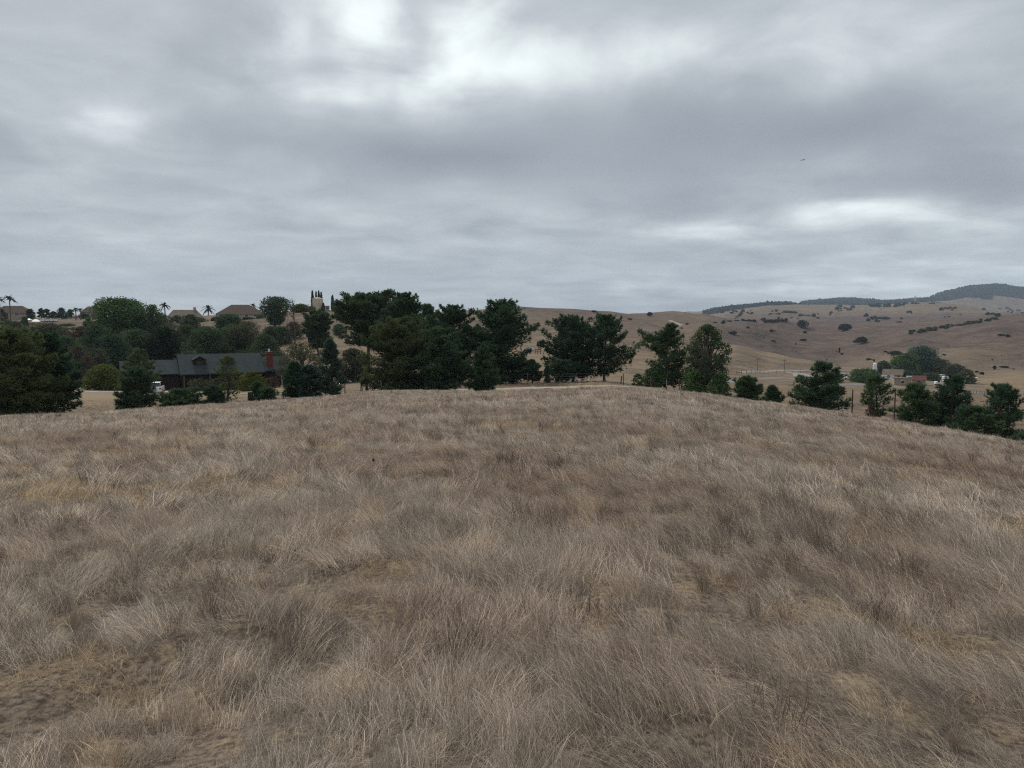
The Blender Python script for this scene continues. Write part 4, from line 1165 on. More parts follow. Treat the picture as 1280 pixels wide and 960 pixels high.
block(1147.5, 396, 469.5, 481, 13, 7, -24, 'pinkwall', 'redroof', 'pinkish farm building with a red tiled roof', pitch=1.6, nwin=1)
block(1116, 415, 461.5, 473, 19, 9, -30, 'stucco', 'tanroof', 'tan roofed farmhouse left of the grey metal roof', pitch=2.4, nwin=3)
block(1128, 430, 457.8, 466, 16, 8, -25, 'white', 'greyroof', 'shed with a grey metal roof behind the farmhouse', pitch=1.2, nwin=2)
block(1110, 395, 470.5, 474.5, 11, 4, -20, 'white', 'greyroof', 'low white lean-to at the left of the farm', nwin=1)
block(1136, 388, 471, 482, 4, 3, -20, 'stucco', 'greyroof', 'narrow tan shed between the two larger farm buildings', nwin=0)
# silo
ps = at(1094.5, 425); zs_ = CZ + slope(1094.5, 453.5) * 425 - ps.z
o = empty('silo', ps, 0, 'small white silo left of the farm buildings', 'silo')
MB().tube((0, 0, -1), (0, 0, zs_ - .6), .95, .95, 20).build('shell', M['white'], o)
MB().tube((0, 0, zs_ - .59), (0, 0, zs_), 1.0, .15, 20).build('roof', M['white'], o)
# trailers
def trailer(u, d, ytop, wpx, label, rz):
    p, d = hit(u, ytop + 4.8, 200); w = wpx / FPX * d / 2; hh = min(2.5, max(1.6, CZ + slope(u, ytop) * d - p.z))
    o = empty('trailer', p, R(rz), label, 'trailer', 'white trailers beside the farm')
    MB().box(-w, w, -1.15, 1.15, .55, hh).build('body', M['white'], o, bevel=.12)
    f = MB()
    for i in range(max(1, int(w))): f.box(-w + .7 + i * 1.9, -w + 1.7 + i * 1.9, -1.18, -1.153, 1.3, 1.9)
    f.build('window', M['glass'], o)
    for x in (-.5, .5):
        for y in (-1.1, .9): MB().tube((x, y, .35), (x, y + .2, .35), .35, .35, 12).build('wheel', M['rubber'], o)
    MB().tube((w, 0, .5), (w + 1.1, 0, .45), .05, .05, 5).build('hitch', M['metal'], o)
TR = [(1174, 410, 468.0, 9, 'white trailer at the left end of the trailer row'), (1183, 403, 470.3, 8, 'white trailer second in the row, nearest the dark pine'),
      (1190, 412, 468.4, 10, 'long white trailer in the back of the trailer row'), (1201, 405, 470.5, 13, 'longest white trailer in the middle of the trailer row'),
      (1199, 392, 475.5, 11, 'low white trailer in front of the longest one'), (1215, 410, 471.5, 10, 'white trailer at the right end of the trailer row'),
      (1183, 390, 475.0, 7, 'short white trailer in front left of the trailer row'), (1172, 385, 477, 6, 'short white trailer beside the dark farm tree')]
for (u, d, yt, w_, lab) in TR: trailer(u, d, yt, w_, lab, -20 + (u % 5) * 3)
# pale sheds and rolled hay in the yard left of the farm
for i, (u, y, lab) in enumerate([(1063, 474, 'white van parked in the gravel yard right of the wide pine'), (1052, 471, 'small white car in the gravel yard behind the wide pine')]):
    car(H3(u, y, 200), R(60 - 50 * i), lab, L=5.2 - i, Wd=2.1)

# ------------------------------------------------------------------ poles, posts, fences, gate
def pole(u, ytop, d, label, r=.13, arm=False, name='utility_pole', mat='darkwood', tilt=0.0, cat='pole', pos_=None, group=None):
    p = pos_ or at(u, d); dd = math.hypot(p.x, p.y)
    H = CZ + slope(u, ytop) * dd - p.z
    o = empty(name, p, 0, label, cat, group)
    MB().tube((0, 0, -.4), (tilt * H, 0, H), r * .62, r * .5, 8).build('post', M[mat], o)
    if arm:
        MB().box(-1.1, 1.1, -.06, .06, H - .7, H - .55).build('crossarm', M[mat], o)
        for x in (-1, -.5, .5, 1): MB().tube((x, 0, H - .55), (x, 0, H - .38), .04, .03, 6).build('insulator', M['white'], o)
    return o
p1 = H3(947, 465, 250); pole(947, 448, 0, 'left utility pole on the tan valley spur', .18, True, pos_=p1)
p2 = H3(980.5, 464, 250); pole(980.5, 449, 0, 'right utility pole on the tan valley spur', .18, True, pos_=p2)
p3 = H3(859.5, 390.5, 700); pole(859.5, 382, 0, 'pole on the skyline of the middle hill', .28, False, pos_=p3)
pole(1068, 487, 84, 'wooden pole on the brow between the wide layered pine and the sparse one', .12)
pole(1121.5, 488, 90, 'wooden pole left of the dark pine below the farm', .13, name='utility_pole')
pole(834, 483, 71, 'dark wooden post alone on the field side of the dirt track', .13, name='wooden_post', cat='post')
pole(834, 474, 76, 'thin rod rising behind the dark post by the track', .035, name='metal_rod', cat='rod', mat='metal')
pole(776, 470, 86, 'leaning dark fence post beside the small round bush', .11, name='wooden_post', cat='post', tilt=.16)
pole(352.5, 490, 76, 'short wooden post in the grass left of the two close dark pines', .09, name='wooden_post', cat='post', mat='wood')
# lattice tower on the ridge
pt_ = at(1141, 4300); H = max(22, CZ + slope(1141, 369.5) * 4300 - pt_.z)
o = empty('transmission_tower', pt_, 0, 'faint lattice transmission tower on the distant ridge', 'tower')
m_ = MB(); b = 5.0
cn = [(-1, -1), (1, -1), (1, 1), (-1, 1)]
for (sx, sy) in cn: m_.tube((sx*b, sy*b, -3), (sx*.6, sy*.6, H), .5, .35, 4)
for lv in range(5):
    f0, f1 = lv / 5, (lv + 1) / 5
    for q in range(4):
        a_, b_ = cn[q], cn[(q + 1) % 4]
        r0_ = b + (.6 - b) * f0; r1_ = b + (.6 - b) * f1
        m_.tube((a_[0]*r0_, a_[1]*r0_, f0*H), (b_[0]*r1_, b_[1]*r1_, f1*H), .25, .25, 4)
m_.build('lattice', M['metal'], o)
for z in (.78, .92): MB().box(-7, 7, -.4, .4, H*z, H*z+.6).build('crossarm', M['metal'], o)

def wire_fence(pts, label, spacing=3.6, h=1.15, wires=4, r=.05, group=None, wr=.008, mat='wood'):
    P = []
    for a, b in zip(pts[:-1], pts[1:]):
        L = (b - a).length; n = max(1, int(round(L / spacing)))
        for i in range(n): P.append(a.lerp(b, i / n))
    P.append(pts[-1])
    for q in P: q.z = float(gz(q.x, q.y))
    o = empty('wire_fence', P[0], 0, label, 'fence', group)
    b0 = P[0].copy()
    tops = []
    for q in P:
        lx, ly = random.uniform(-.06, .06), random.uniform(-.06, .06); hh = h * random.uniform(.92, 1.12)
        MB().tube(q - b0 + Vector((0, 0, -.3)), q - b0 + Vector((lx, ly, hh)), r, r * .9, 6).build('fence_post', M[mat], o)
    m_ = MB()
    for k_ in range(wires):
        z = h * (.25 + .7 * k_ / max(1, wires - 1))
        for a, b in zip(P[:-1], P[1:]): m_.tube(a - b0 + Vector((0, 0, z)), b - b0 + Vector((0, 0, z)), wr, wr, 3, False)
    m_.build('wire', M['wire'], o)
wire_fence([at(612, 84), at(660, 84), at(720, 83.5), at(780, 82.5), at(850, 79), at(905, 76), at(975, 74)], 'wire fence with thin wooden posts along the far side of the dirt track')
wire_fence([at(478, 78), at(540, 80), at(600, 83)], 'wire fence half hidden under the middle pine cluster', mat='darkwood')
wire_fence([at(405, 84), at(430, 80), at(450, 77)], 'short wire fence running up to the gate from the left', 3.0, mat='darkwood')
wire_fence([H3(1205, 493, 250), H3(1240, 493, 250), H3(1320, 494, 250)], 'wire fence beside the valley road at the right edge', 6, 1.3, 3, .09, wr=.03)
wire_fence([H3(920, 468, 250), H3(960, 467, 250), H3(1010, 466, 250)], 'wire fence along the foot of the tan spur', 9, 1.3, 3, .1, wr=.03)

# gate
ga, gb = at(457.5, 77), at(476, 75)
o = empty('farm_gate', ga, 0, 'wooden farm gate with a thick dark post left of the huge bushy pine', 'gate')
v = gb - ga
MB().tube((0, 0, -.4), (0, 0, 1.35), .13, .12, 8).build('gate_post', M['darkwood'], o)
MB().tube((-.45, 0, -.4), (-.45, 0, 1.1), .05, .05, 6).build('gate_post', M['wood'], o)
g_ = MB()
for z in (.35, .7, 1.05): g_.tube((.12, 0, z), v + Vector((0, 0, z)), .035, .035, 6)
g_.tube((.12, 0, .3), v + Vector((0, 0, 1.05)), .035, .035, 6); g_.tube(v + Vector((0, 0, .2)), v + Vector((0, 0, 1.15)), .045, .045, 6)
g_.build('gate_panel', M['metal'], o)

# corral
pc_ = H3(669, 442.5, 120); dc = math.hypot(pc_.x, pc_.y); sc1 = dc / FPX
o = empty('corral_frame', pc_, 0, 'dark red timber frame with three posts on the slope between the pines', 'frame')
W_ = 7 * sc1
for t in (0, .45, .95): MB().box(W_*t-.12, W_*t+.12, -.12, .12, -.5, 6.3 * sc1).build('post', M['rust'], o)
MB().box(-.2, W_, -.1, .1, 6.3*sc1-.35, 6.3*sc1-.08).build('top_rail', M['rust'], o)
MB().box(0, W_, -.06, .06, 2.6*sc1, 2.6*sc1+.16).build('rail', M['rust'], o)

# barrel with a white marker stake
pb = at(312, 75)
o = empty('barrel', pb, 0, 'black barrel in the grass beside the narrow dark pine', 'barrel')
bb = MB(); K = 18
for (r_, z_) in [(.30, -.1), (.30, .0), (.33, .05), (.33, .33), (.35, .36), (.33, .39), (.33, .68), (.35, .71), (.33, .74), (.33, .98), (.34, 1.0), (.31, 1.0), (.30, .96)]:
    for j in range(K): bb.v.append((r_ * .85 * math.cos(6.28318*j/K), r_ * .85 * math.sin(6.28318*j/K), z_ * .85))
for i in range(12):
    for j in range(K): bb.f.append([i*K+j, i*K+(j+1)%K, (i+1)*K+(j+1)%K, (i+1)*K+j])
bb.f.append([12*K+j for j in range(K)])
bb.build('drum', M['black'], o)
pole(315.6, 493, 74.6, 'white marker stake right of the black barrel', .06, name='marker_stake', cat='stake', mat='white')

# bird
az, s = ray(1004, 200); D = 150
o = empty('bird', Vector((math.sin(az)*D, math.cos(az)*D, CZ + s*D)), R(15), 'dark soaring bird with spread wings high in the right sky', 'bird')
o.rotation_euler = (R(12), R(-16), R(15))
bd = MB()
for (y0, y1, r0, r1) in [(-.32, -.1, .015, .06), (-.1, .1, .06, .065), (.1, .22, .065, .04), (.22, .3, .04, .012)]:
    bd.tube((0, y0, 0), (0, y1, 0), r0, r1, 8, False)
def wing_pts(sx):
    lead = [(0, .1, .02), (.2, .16, .08), (.38, .14, .08), (.62, .02, .02)]
    trail = [(.6, -.05, .01), (.4, -.07, .06), (.2, -.1, .06), (0, -.1, .01)]
    return [(sx*a, b, c) for a, b, c in lead], [(sx*a, b, c) for a, b, c in trail[::-1]]
for sx in (-1, 1):
    l, t = wing_pts(sx); n = len(bd.v)
    for (a, b) in zip(l, t): bd.v += [a, b, (a[0], a[1], a[2]-.02), (b[0], b[1], b[2]-.01)]
    for i in range(3):
        k_ = n + i*4
        bd.f += [[k_, k_+1, k_+5, k_+4], [k_+2, k_+6, k_+7, k_+3], [k_, k_+4, k_+6, k_+2], [k_+1, k_+3, k_+7, k_+5]]
n = len(bd.v); bd.v += [(-.03, -.28, 0), (.03, -.28, 0), (.13, -.46, 0), (-.13, -.46, 0), (0, -.46, .015)]; bd.f += [[n, n+1, n+2, n+4, n+3]]
bd.build('body', M['bird'], o)

# ------------------------------------------------------------------ dry grass
def grass_mat(name, stops):
    m, nt, out = new_mat(name)
    p = pos(nt)
    t = attr(nt, 'tint')
    (g0, g1), (b0, b1), (y0, y1) = stops
    grey = mixc(nt, t, g0, g1); brown = mixc(nt, t, b0, b1); gold = mixc(nt, t, y0, y1)
    n1 = noise(nt, p, .16, 4, .6, .5); n2 = noise(nt, p, 1.1, 3, .6)
    c = mixc(nt, ramp(nt, n1, .42, .60), grey, brown)
    c = mixc(nt, mth(nt, 'MULTIPLY', ramp(nt, n2, .50, .72), ramp(nt, noise(nt, p, .35, 3), .40, .62, .15, .9)), c, gold)
    oi = nt.nodes.new('ShaderNodeObjectInfo').outputs['Random']
    c = mixc(nt, 1.0, c, mixc(nt, oi, (.73, .72, .71), (1.68, 1.62, 1.55)), 'MULTIPLY')
    b = nt.nodes.new('ShaderNodeBsdfDiffuse'); nt.links.new(c, b.inputs[0])
    tr = nt.nodes.new('ShaderNodeBsdfTranslucent'); nt.links.new(c, tr.inputs[0])
    mx = nt.nodes.new('ShaderNodeMixShader'); mx.inputs[0].default_value = .3
    nt.links.new(b.outputs[0], mx.inputs[1]); nt.links.new(tr.outputs[0], mx.inputs[2])
    nt.links.new(mx.outputs[0], out.inputs[0])
    return m
GM = grass_mat('dead_grass', (((.15, .122, .103), (.88, .78, .65)), ((.125, .095, .078), (.72, .59, .48)), ((.20, .148, .10), (.82, .66, .46))))
SM = grass_mat('straw', (((.25, .19, .12), (.76, .61, .41)), ((.2, .15, .10), (.66, .52, .36)), ((.28, .205, .125), (.80, .63, .40))))
WM = grass_mat('dark_weeds', (((.08, .062, .054), (.28, .22, .19)), ((.075, .056, .048), (.25, .19, .165)), ((.1, .075, .055), (.3, .23, .17))))
TM = grass_mat('pale_stalks', (((.36, .33, .29), (.62, .57, .50)), ((.30, .26, .22), (.55, .48, .40)), ((.38, .3, .2), (.62, .5, .34))))

def blades(n, rad, hmin, hmax, lean, leanv, wid, seg, g, droop=.5, wig=.03, rise=1.0):
    r = rad * np.sqrt(g.uniform(0, 1, n)); a = g.uniform(0, 6.283, n)
    base = np.stack([r * np.cos(a), r * np.sin(a), np.full(n, -.02)], 1)
    L = g.uniform(hmin, hmax, n) * (1 - .35 * (r / rad) ** 2)
    ld = unit(np.stack([np.full(n, lean) + g.normal(0, leanv, n), g.normal(0, leanv, n), np.zeros(n)], 1) * 1.0 + 1e-5)
    amt = np.abs(g.normal(lean, leanv * .7, n)) + .05
    t = np.linspace(0, 1, seg + 1)
    # angle from vertical grows along the blade
    a0 = np.arctan(amt * .55); a1 = np.minimum(a0 + droop * g.uniform(.3, 1.6, n), 2.1)
    P = [base]; ang_prev = a0
    for i in range(seg):
        th = a0 + (a1 - a0) * t[i]
        step = (L / seg)[:, None] * (ld * np.sin(th)[:, None] + np.array([0, 0, rise]) * np.cos(th)[:, None])
        P.append(P[-1] + step + g.normal(0, wig * 1.7, (n, 3)) * (L / seg)[:, None])
    P = np.stack(P, 1)     # n, seg+1, 3
    P[:, :, 2] = np.maximum(P[:, :, 2], -.02)
    fa = g.uniform(0, 6.283, n)
    side = np.stack([np.cos(fa), np.sin(fa), np.zeros(n)], 1)[:, None, :] * (wid * g.uniform(.6, 1.3, n))[:, None, None] * .5 * (1 - .85 * t ** 1.3)[None, :, None]
    V = np.stack([P - side, P + side], 2).reshape(-1, 3)     # n*(seg+1)*2
    b = (np.arange(n) * (seg + 1) * 2)[:, None] + (np.arange(seg) * 2)[None]
    F = np.stack([b, b + 1, b + 3, b + 2], -1).reshape(-1, 4)
    T = np.repeat(np.where(g.uniform(0, 1, n) < .3, g.uniform(.55, 1, n), g.uniform(0, .5, n)), (seg + 1) * 2)
    return V, F, T

def joinm(name, parts, mat):
    V, F, T, n = [], [], [], 0
    for v, f, t in parts: V.append(v); F.append(f + n); T.append(t); n += len(v)
    return mesh_np(name, np.concatenate(V), np.concatenate(F), mat, {'tint': np.concatenate(T)})

def weed(nst, h, wid, g, spread=.35):
    """upright dead stems with side twigs"""
    parts = []
    V, F, T = blades(nst, .10, h * .6, h, .25, .35, wid, 4, g, .25, .08)
    parts.append((V, F, T * .6))
    P = V.reshape(nst, 5, 2, 3).mean(2)
    for rep in range(5):
        i0 = g.integers(1, 4, nst); b = P[np.arange(nst), i0] * .5 + P[np.arange(nst), i0 + 1] * .5
        n = nst; L = g.uniform(.15, .4, n) * h
        d = unit(g.normal(0, .6, (n, 3)) + [0, 0, .9])
        q = np.stack([b, b + d * L[:, None] * .5, b + d * L[:, None] + g.normal(0, .03, (n, 3)) * h], 1)
        fa = g.uniform(0, 6.28, n); sd = np.stack([np.cos(fa), np.sin(fa), np.zeros(n)], 1)[:, None] * wid * .35 * np.array([1, .8, .3])[None, :, None]
        v = np.stack([q - sd, q + sd], 2).reshape(-1, 3)
        bb_ = (np.arange(n) * 6)[:, None] + (np.arange(2) * 2)[None]
        parts.append((v, np.stack([bb_, bb_ + 1, bb_ + 3, bb_ + 2], -1).reshape(-1, 4), np.repeat(g.uniform(0, .8, n), 6)))
    return parts

def make_set(tagname, nb, wk, seg, radk):
    """prototype clumps for one distance band; order: wispy x4, matted x3, straw x2, weeds x2, stalks x1"""
    g = np.random.default_rng(len(tagname) * 7 + nb)
    col = bpy.data.collections.new('grass_' + tagname)
    ms = []
    for i in range(4):
        ms.append((joinm('g', [blades(nb, .17 * radk, .2, .5, .6 + .25 * (i % 2), .26, .0036 * wk, seg, g, .8 + .2 * i, .06),
                               blades(nb // 2, .26 * radk, .08, .24, .6, .8, .0030 * wk, max(2, seg - 1), g, 1.1, .08)], GM)))
    for i in range(3):
        ms.append(joinm('g', [blades(nb, .26 * radk, .25, .6, 1.5, .32, .0034 * wk, seg, g, 1.1, .09),
                              blades(nb // 2, .28 * radk, .1, .3, .3, 1.4, .0030 * wk, max(2, seg - 1), g, 1.4, .12)], GM))
    for i in range(2):
        ms.append(joinm('g', [blades(nb // 2, .26 * radk, .04, .12, .2, 1.2, .0035 * wk, 2, g, .9, .1),
                              blades(nb // 2, .28 * radk, .1, .3, .8, 1.5, .0035 * wk, max(2, seg - 1), g, 1.6, .12)], SM))
    for i in range(2):
        ms.append(joinm('g', weed(max(12, nb // 6), .42 + .12 * i, (.0032 * wk ** .8), g), WM))
    ms.append(joinm('g', [blades(max(3, nb // 40), .25, .3, .6, .4, .6, .0045 * wk ** .8, seg, g, .8, .12)], TM))
    for i, me in enumerate(ms):
        ob = bpy.data.objects.new('tuft_%s_%02d' % (tagname, i), me); col.objects.link(ob)
    return col

def scatter(col, P, rot, scl, ix, name, label):
    me = bpy.data.meshes.new(name)
    me.vertices.add(len(P)); me.vertices.foreach_set('co', P.astype(np.float32).ravel())
    a = me.attributes.new('rot', 'FLOAT_VECTOR', 'POINT'); a.data.foreach_set('vector', rot.astype(np.float32).ravel())
    a = me.attributes.new('scl', 'FLOAT', 'POINT'); a.data.foreach_set('value', scl.astype(np.float32))
    a = me.attributes.new('ix', 'INT', 'POINT'); a.data.foreach_set('value', ix.astype(np.int32))
    o = link(name, me); tag(o, label, 'grass', None, 'stuff')
    ng = bpy.data.node_groups.new('scatter_' + name, 'GeometryNodeTree')
    ng.interface.new_socket('Geometry', in_out='INPUT', socket_type='NodeSocketGeometry')
    ng.interface.new_socket('Geometry', in_out='OUTPUT', socket_type='NodeSocketGeometry')
    nn = ng.nodes; gi = nn.new('NodeGroupInput'); go = nn.new('NodeGroupOutput')
    iop = nn.new('GeometryNodeInstanceOnPoints'); ci = nn.new('GeometryNodeCollectionInfo')
    ci.inputs['Collection'].default_value = col; ci.inputs['Separate Children'].default_value = True; ci.inputs['Reset Children'].default_value = True
    def na(nm, dt):
        n = nn.new('GeometryNodeInputNamedAttribute'); n.data_type = dt; n.inputs['Name'].default_value = nm
        return [s for s in n.outputs if s.enabled and s.name == 'Attribute'][0]
    L = ng.links
    L.new(gi.outputs[0], iop.inputs['Points']); L.new(ci.outputs[0], iop.inputs['Instance'])
    iop.inputs['Pick Instance'].default_value = True
    L.new(na('ix', 'INT'), iop.inputs['Instance Index'])
    e2r = nn.new('FunctionNodeEulerToRotation'); L.new(na('rot', 'FLOAT_VECTOR'), e2r.inputs[0]); L.new(e2r.outputs[0], iop.inputs['Rotation'])
    L.new(na('scl', 'FLOAT'), iop.inputs['Scale'])
    L.new(iop.outputs[0], go.inputs[0])
    md = o.modifiers.new('scatter', 'NODES'); md.node_group = ng
    return o

TRACK = [(470, 84), (560, 78.5), (620, 77.5), (690, 78), (740, 77.5), (790, 76.5), (850, 74), (920, 72), (1000, 71)]
taz = np.array([azim(t[0]) for t in TRACK]); tdd = np.array([t[1] for t in TRACK])
def band(d0, d1, dens, g):
    a1 = 180 if d1 < 10 else (75 if d1 < 30 else 56); a0 = -a1
    area = .5 * R(a1 - a0) * (d1 ** 2 - d0 ** 2); n = int(area * dens)
    d = np.sqrt(g.uniform(d0 ** 2, d1 ** 2, n)); a = g.uniform(R(a0), R(a1), n)
    x, y = np.sin(a) * d, np.cos(a) * d
    if d1 > 66:
        td = np.interp(a, taz, tdd, left=-99, right=-99)
        keep = ~((d - td > -4.5) & (d - td < 1.8))
        uu = 640 + FPX * np.tan(np.clip(a, -1.2, 1.2))
        db = np.interp(a, keys[2:-2], [p[0][0] for p in COLS.values()])
        keep &= ~((uu > 60) & (uu < 460) & (d > 93))
        keep &= g.uniform(0, 1, n) < np.where(d > db + 6, .35, 1)
        x, y, d, a = x[keep], y[keep], d[keep], a[keep]
    return x, y, d

def lay(name, label, tagname, d0, d1, dens, nb, wk, seg, radk, sk, seed):
    g = np.random.default_rng(seed)
    col = make_set(tagname, nb, wk, seg, radk)
    x, y, d = band(d0, d1, dens, g)
    n = len(x)
    hgt = .6 * fbm(x / 1.3, y / 1.3, 2, 51) + .7 * fbm(x / .45, y / .45, 2, 57)              # lush versus thin spots
    big = fbm(x / 7, y / 7, 3, 61)
    bare = fbm(x / 1.2 + 40, y / 1.2, 3, 71) + .35 * fbm(x / 9, y / 9, 2, 81)
    r = g.uniform(0, 1, n)
    ix = g.integers(0, 4, n)
    right = sstep(-.25, .35, np.arctan2(x, y) + .15 * big)
    ix = np.where(r < .46 + .22 * right, 4 + g.integers(0, 3, n), ix)
    isb = bare > .40
    gap = vnoise(x / .33, y / .33, 63) + .25 * vnoise(x / 1.6, y / 1.6, 64)
    ix = np.where(isb | (r > .93), 7 + g.integers(0, 2, n), ix)
    wz = fbm(x / 2.6, y / 2.6, 2, 91)
    ix = np.where((g.uniform(0, 1, n) < np.where(wz > .22, .16, .012)), 9 + g.integers(0, 2, n), ix)
    ix = np.where(g.uniform(0, 1, n) < .11, 11, ix)
    comb = R(125) + .9 * fbm(x / 5, y / 5, 2, 101) + (1 - right) * 1.3 * fbm(x / 1.7, y / 1.7, 2, 111)
    rz = comb + g.normal(0, .4, n) + (1 - right) * g.normal(0, .8, n)
    s = sk * (1 + .72 * hgt + .18 * big) * g.uniform(.75, 1.25, n)
    s = np.where((gap < .30) & ~isb, s * .45, s)
    s = s * (1 - .45 * sstep(45, 66, np.hypot(x, y)))
    P = np.stack([x, y, gz(x, y) - .01], 1)
    rot = np.stack([g.normal(0, .08, n), g.normal(0, .08, n), rz], 1)
    return scatter(col, P, rot, s, ix, name, label)

lay('dry_grass', 'grey brown dead grass close to the viewer', 'near', 1.1, 9, 66, 150, 1.0, 5, 1, .58, 11)
lay('dry_grass', 'grey brown dead grass over the middle of the knoll', 'middle', 9, 26, 34, 90, 2.0, 4, 1.1, .64, 12)
lay('dry_grass', 'grey brown dead grass towards the brow of the knoll', 'far', 26, 98, 13, 60, 5.0, 3, 1.8, .66, 13)

# countable dark dead weeds standing out of the field
def dead_weed(u, y, hpx, wpx, label, seed, mat=WM):
    p, d = hit(u, y, 2)
    g = np.random.default_rng(seed)
    h = hpx / FPX * d; w = wpx / FPX * d
    k = max(1.0, d / 9)
    parts = []
    n = 0
    for i in range(max(2, int(w * 9))):
        for (v, f, t) in weed(14, h * g.uniform(.75, 1.1), (.0042 * k ** .9), g):
            v = v + np.array([g.uniform(-.5, .5) * w * 0, 0, 0]); parts.append((v.copy(), f, t))
        off = np.array([g.uniform(-.5, .5) * w, g.uniform(-.3, .3) * w, 0])
        for j in range(len(parts) - 6, len(parts)):
            v, f, t = parts[j]; parts[j] = (v + off, f, t)
    o = link('dead_weed', joinm('dead_weed', parts, mat), None, p)
    tag(o, label, 'weed'); return o
dead_weed(622, 583, 36, 42, 'large dark clump of dead weeds in the middle of the field', 1)
dead_weed(388, 560, 27, 18, 'dark upright dead weeds left of the middle of the field', 2)
dead_weed(510, 522, 15, 6, 'small dark dead weed near the brow below the huge bushy pine', 3)
dead_weed(690, 588, 26, 34, 'brown dead weed clump right of the large dark one', 4)
dead_weed(150, 745, 75, 50, 'tall dark dead weeds in the left foreground', 5)
dead_weed(262, 770, 85, 14, 'thin tall dead stalk clump in the left foreground', 6)
dead_weed(745, 770, 50, 60, 'dark dead weed clump in the centre right foreground', 7)
dead_weed(1090, 780, 60, 50, 'dark dead weed clump in the right foreground', 8)
dead_weed(975, 905, 85, 60, 'dark dead weeds at the bottom right of the field', 9)
dead_weed(545, 830, 70, 70, 'brown dead weed clump in the lower middle of the field', 10)
dead_weed(690, 668, 42, 40, 'dark dead weeds in the middle distance right of centre', 11)

# dark clod
pk, dk = hit(467, 588, 2)
ck = MB()
import bmesh
bm = bmesh.new(); bmesh.ops.create_icosphere(bm, subdivisions=3, radius=.019)
for v in bm.verts:
    v.co *= 1 + .35 * float(fbm(np.array([v.co.x * 9 + 3]), np.array([v.co.y * 9 + v.co.z * 7]), 3, 5)[0]); v.co.z = v.co.z * 1.4 + .16
me = bpy.data.meshes.new('clod'); bm.to_mesh(me); bm.free(); me.materials.append(M['darkwood'])
tag(link('clod', me, None, pk), 'small dark clod of earth in the field left of the large weed clump', 'clod')

# ------------------------------------------------------------------ haze
HZB = MB().box(-8200, 8200, -8200, 8200, -420, 420)
m, nt, out = new_mat('air')
pv = nt.nodes.new('ShaderNodeVolumePrincipled'); pv.inputs['Color'].default_value = (.66, .82, 1.0, 1)
pv.inputs['Density'].default_value = .00008; pv.inputs['Anisotropy'].default_value = .0
nt.links.new(pv.outputs[0], out.inputs['Volume'])
USE_HAZE = True
if USE_HAZE: tag(HZB.build('haze', m), 'thin even haze in the valley air', 'haze', None, 'stuff')
zmin = float(Zg.min()); zmax = float(Zg.max()); print('Z range', zmin, zmax)

# ------------------------------------------------------------------ sky and light
SUN_EL, SUN_AZ = R(42), R(-32)       # behind the cloud, ahead and slightly left
w = bpy.data.worlds.new('World'); sc.world = w; w.use_nodes = True
nt = w.node_tree; nt.nodes.clear()
out = nt.nodes.new('ShaderNodeOutputWorld')
sky = nt.nodes.new('ShaderNodeTexSky'); sky.sky_type = 'NISHITA'; sky.sun_disc = False
sky.sun_elevation = SUN_EL; sky.sun_rotation = SUN_AZ
bg1 = nt.nodes.new('ShaderNodeBackground'); bg1.inputs[1].default_value = .08
nt.links.new(sky.outputs[0], bg1.inputs[0])
tc = nt.nodes.new('ShaderNodeTexCoord').outputs['Generated']
sep = nt.nodes.new('ShaderNodeSeparateXYZ'); nt.links.new(tc, sep.inputs[0])
x_, y_, z_ = sep.outputs
azn = mth(nt, 'ARCTAN2', x_, y_)
eln = mth(nt, 'ARCSINE', z_)
# cloud layer seen in perspective
zz = mth(nt, 'ADD', mth(nt, 'MAXIMUM', z_, 0.0), .13)
cx = mth(nt, 'DIVIDE', x_, zz); cy = mth(nt, 'DIVIDE', y_, zz)
cv = nt.nodes.new('ShaderNodeCombineXYZ'); nt.links.new(cx, cv.inputs[0]); nt.links.new(cy, cv.inputs[1])
cl1 = noise(nt, cv.outputs[0], .55, 6, .5, .3)
cl2 = noise(nt, cv.outputs[0], 2.1, 6, .55, .35)
# soft warp for the big light and dark areas
wn = nt.nodes.new('ShaderNodeTexNoise'); wn.inputs['Scale'].default_value = 4.5; wn.inputs['Detail'].default_value = 6; wn.inputs['Roughness'].default_value = .5
nt.links.new(tc, wn.inputs['Vector'])
ws = nt.nodes.new('ShaderNodeSeparateXYZ'); nt.links.new(wn.outputs['Color'], ws.inputs[0])
azw = mth(nt, 'ADD', azn, mth(nt, 'MULTIPLY_ADD', ws.outputs[0], .42, -.21))
elw = mth(nt, 'ADD', eln, mth(nt, 'MULTIPLY_ADD', ws.outputs[1], .09, -.045))
BL = [  # column,row,half widths,amount
 (440, 25, 55, 80, .30), (545, 85, 45, 55, .28), (400, 112, 70, 14, .18), (625, 70, 70, 60, .17), (580, 30, 60, 40, .1), (330, 80, 50, 60, .08), (350, 35, 22, 22, .14), (480, 20, 25, 40, -.12), (150, 150, 75, 35, .17), (80, 190, 60, 40, .05),
 (740, 65, 130, 40, .2), (350, 20, 40, 60, .08), (1150, 50, 160, 45, .10), (610, 30, 30, 40, .08),
 (200, 55, 60, 40, -.05), (540, 195, 170, 42, -.2), (330, 160, 80, 30, -.05), (860, 140, 190, 45, -.15), (1090, 150, 140, 40, -.12), (760, 210, 200, 45, -.08), (1200, 215, 120, 30, -.09), (980, 40, 260, 40, .06), (80, 330, 200, 30, .02),
 (1080, 262, 60, 12, .21), (905, 283, 80, 11, .17), (1160, 270, 120, 16, .12), (980, 290, 160, 20, .05), (800, 357, 70, 8, .13), (1060, 357, 90, 9, .22), (1010, 335, 220, 14, .07), (1200, 330, 90, 14, .08),
 (850, 320, 140, 10, -.04), (640, 385, 400, 10, -.03), (250, 340, 300, 30, -.03), (120, 265, 90, 18, .04), (560, 300, 200, 20, .02)]
acc = None
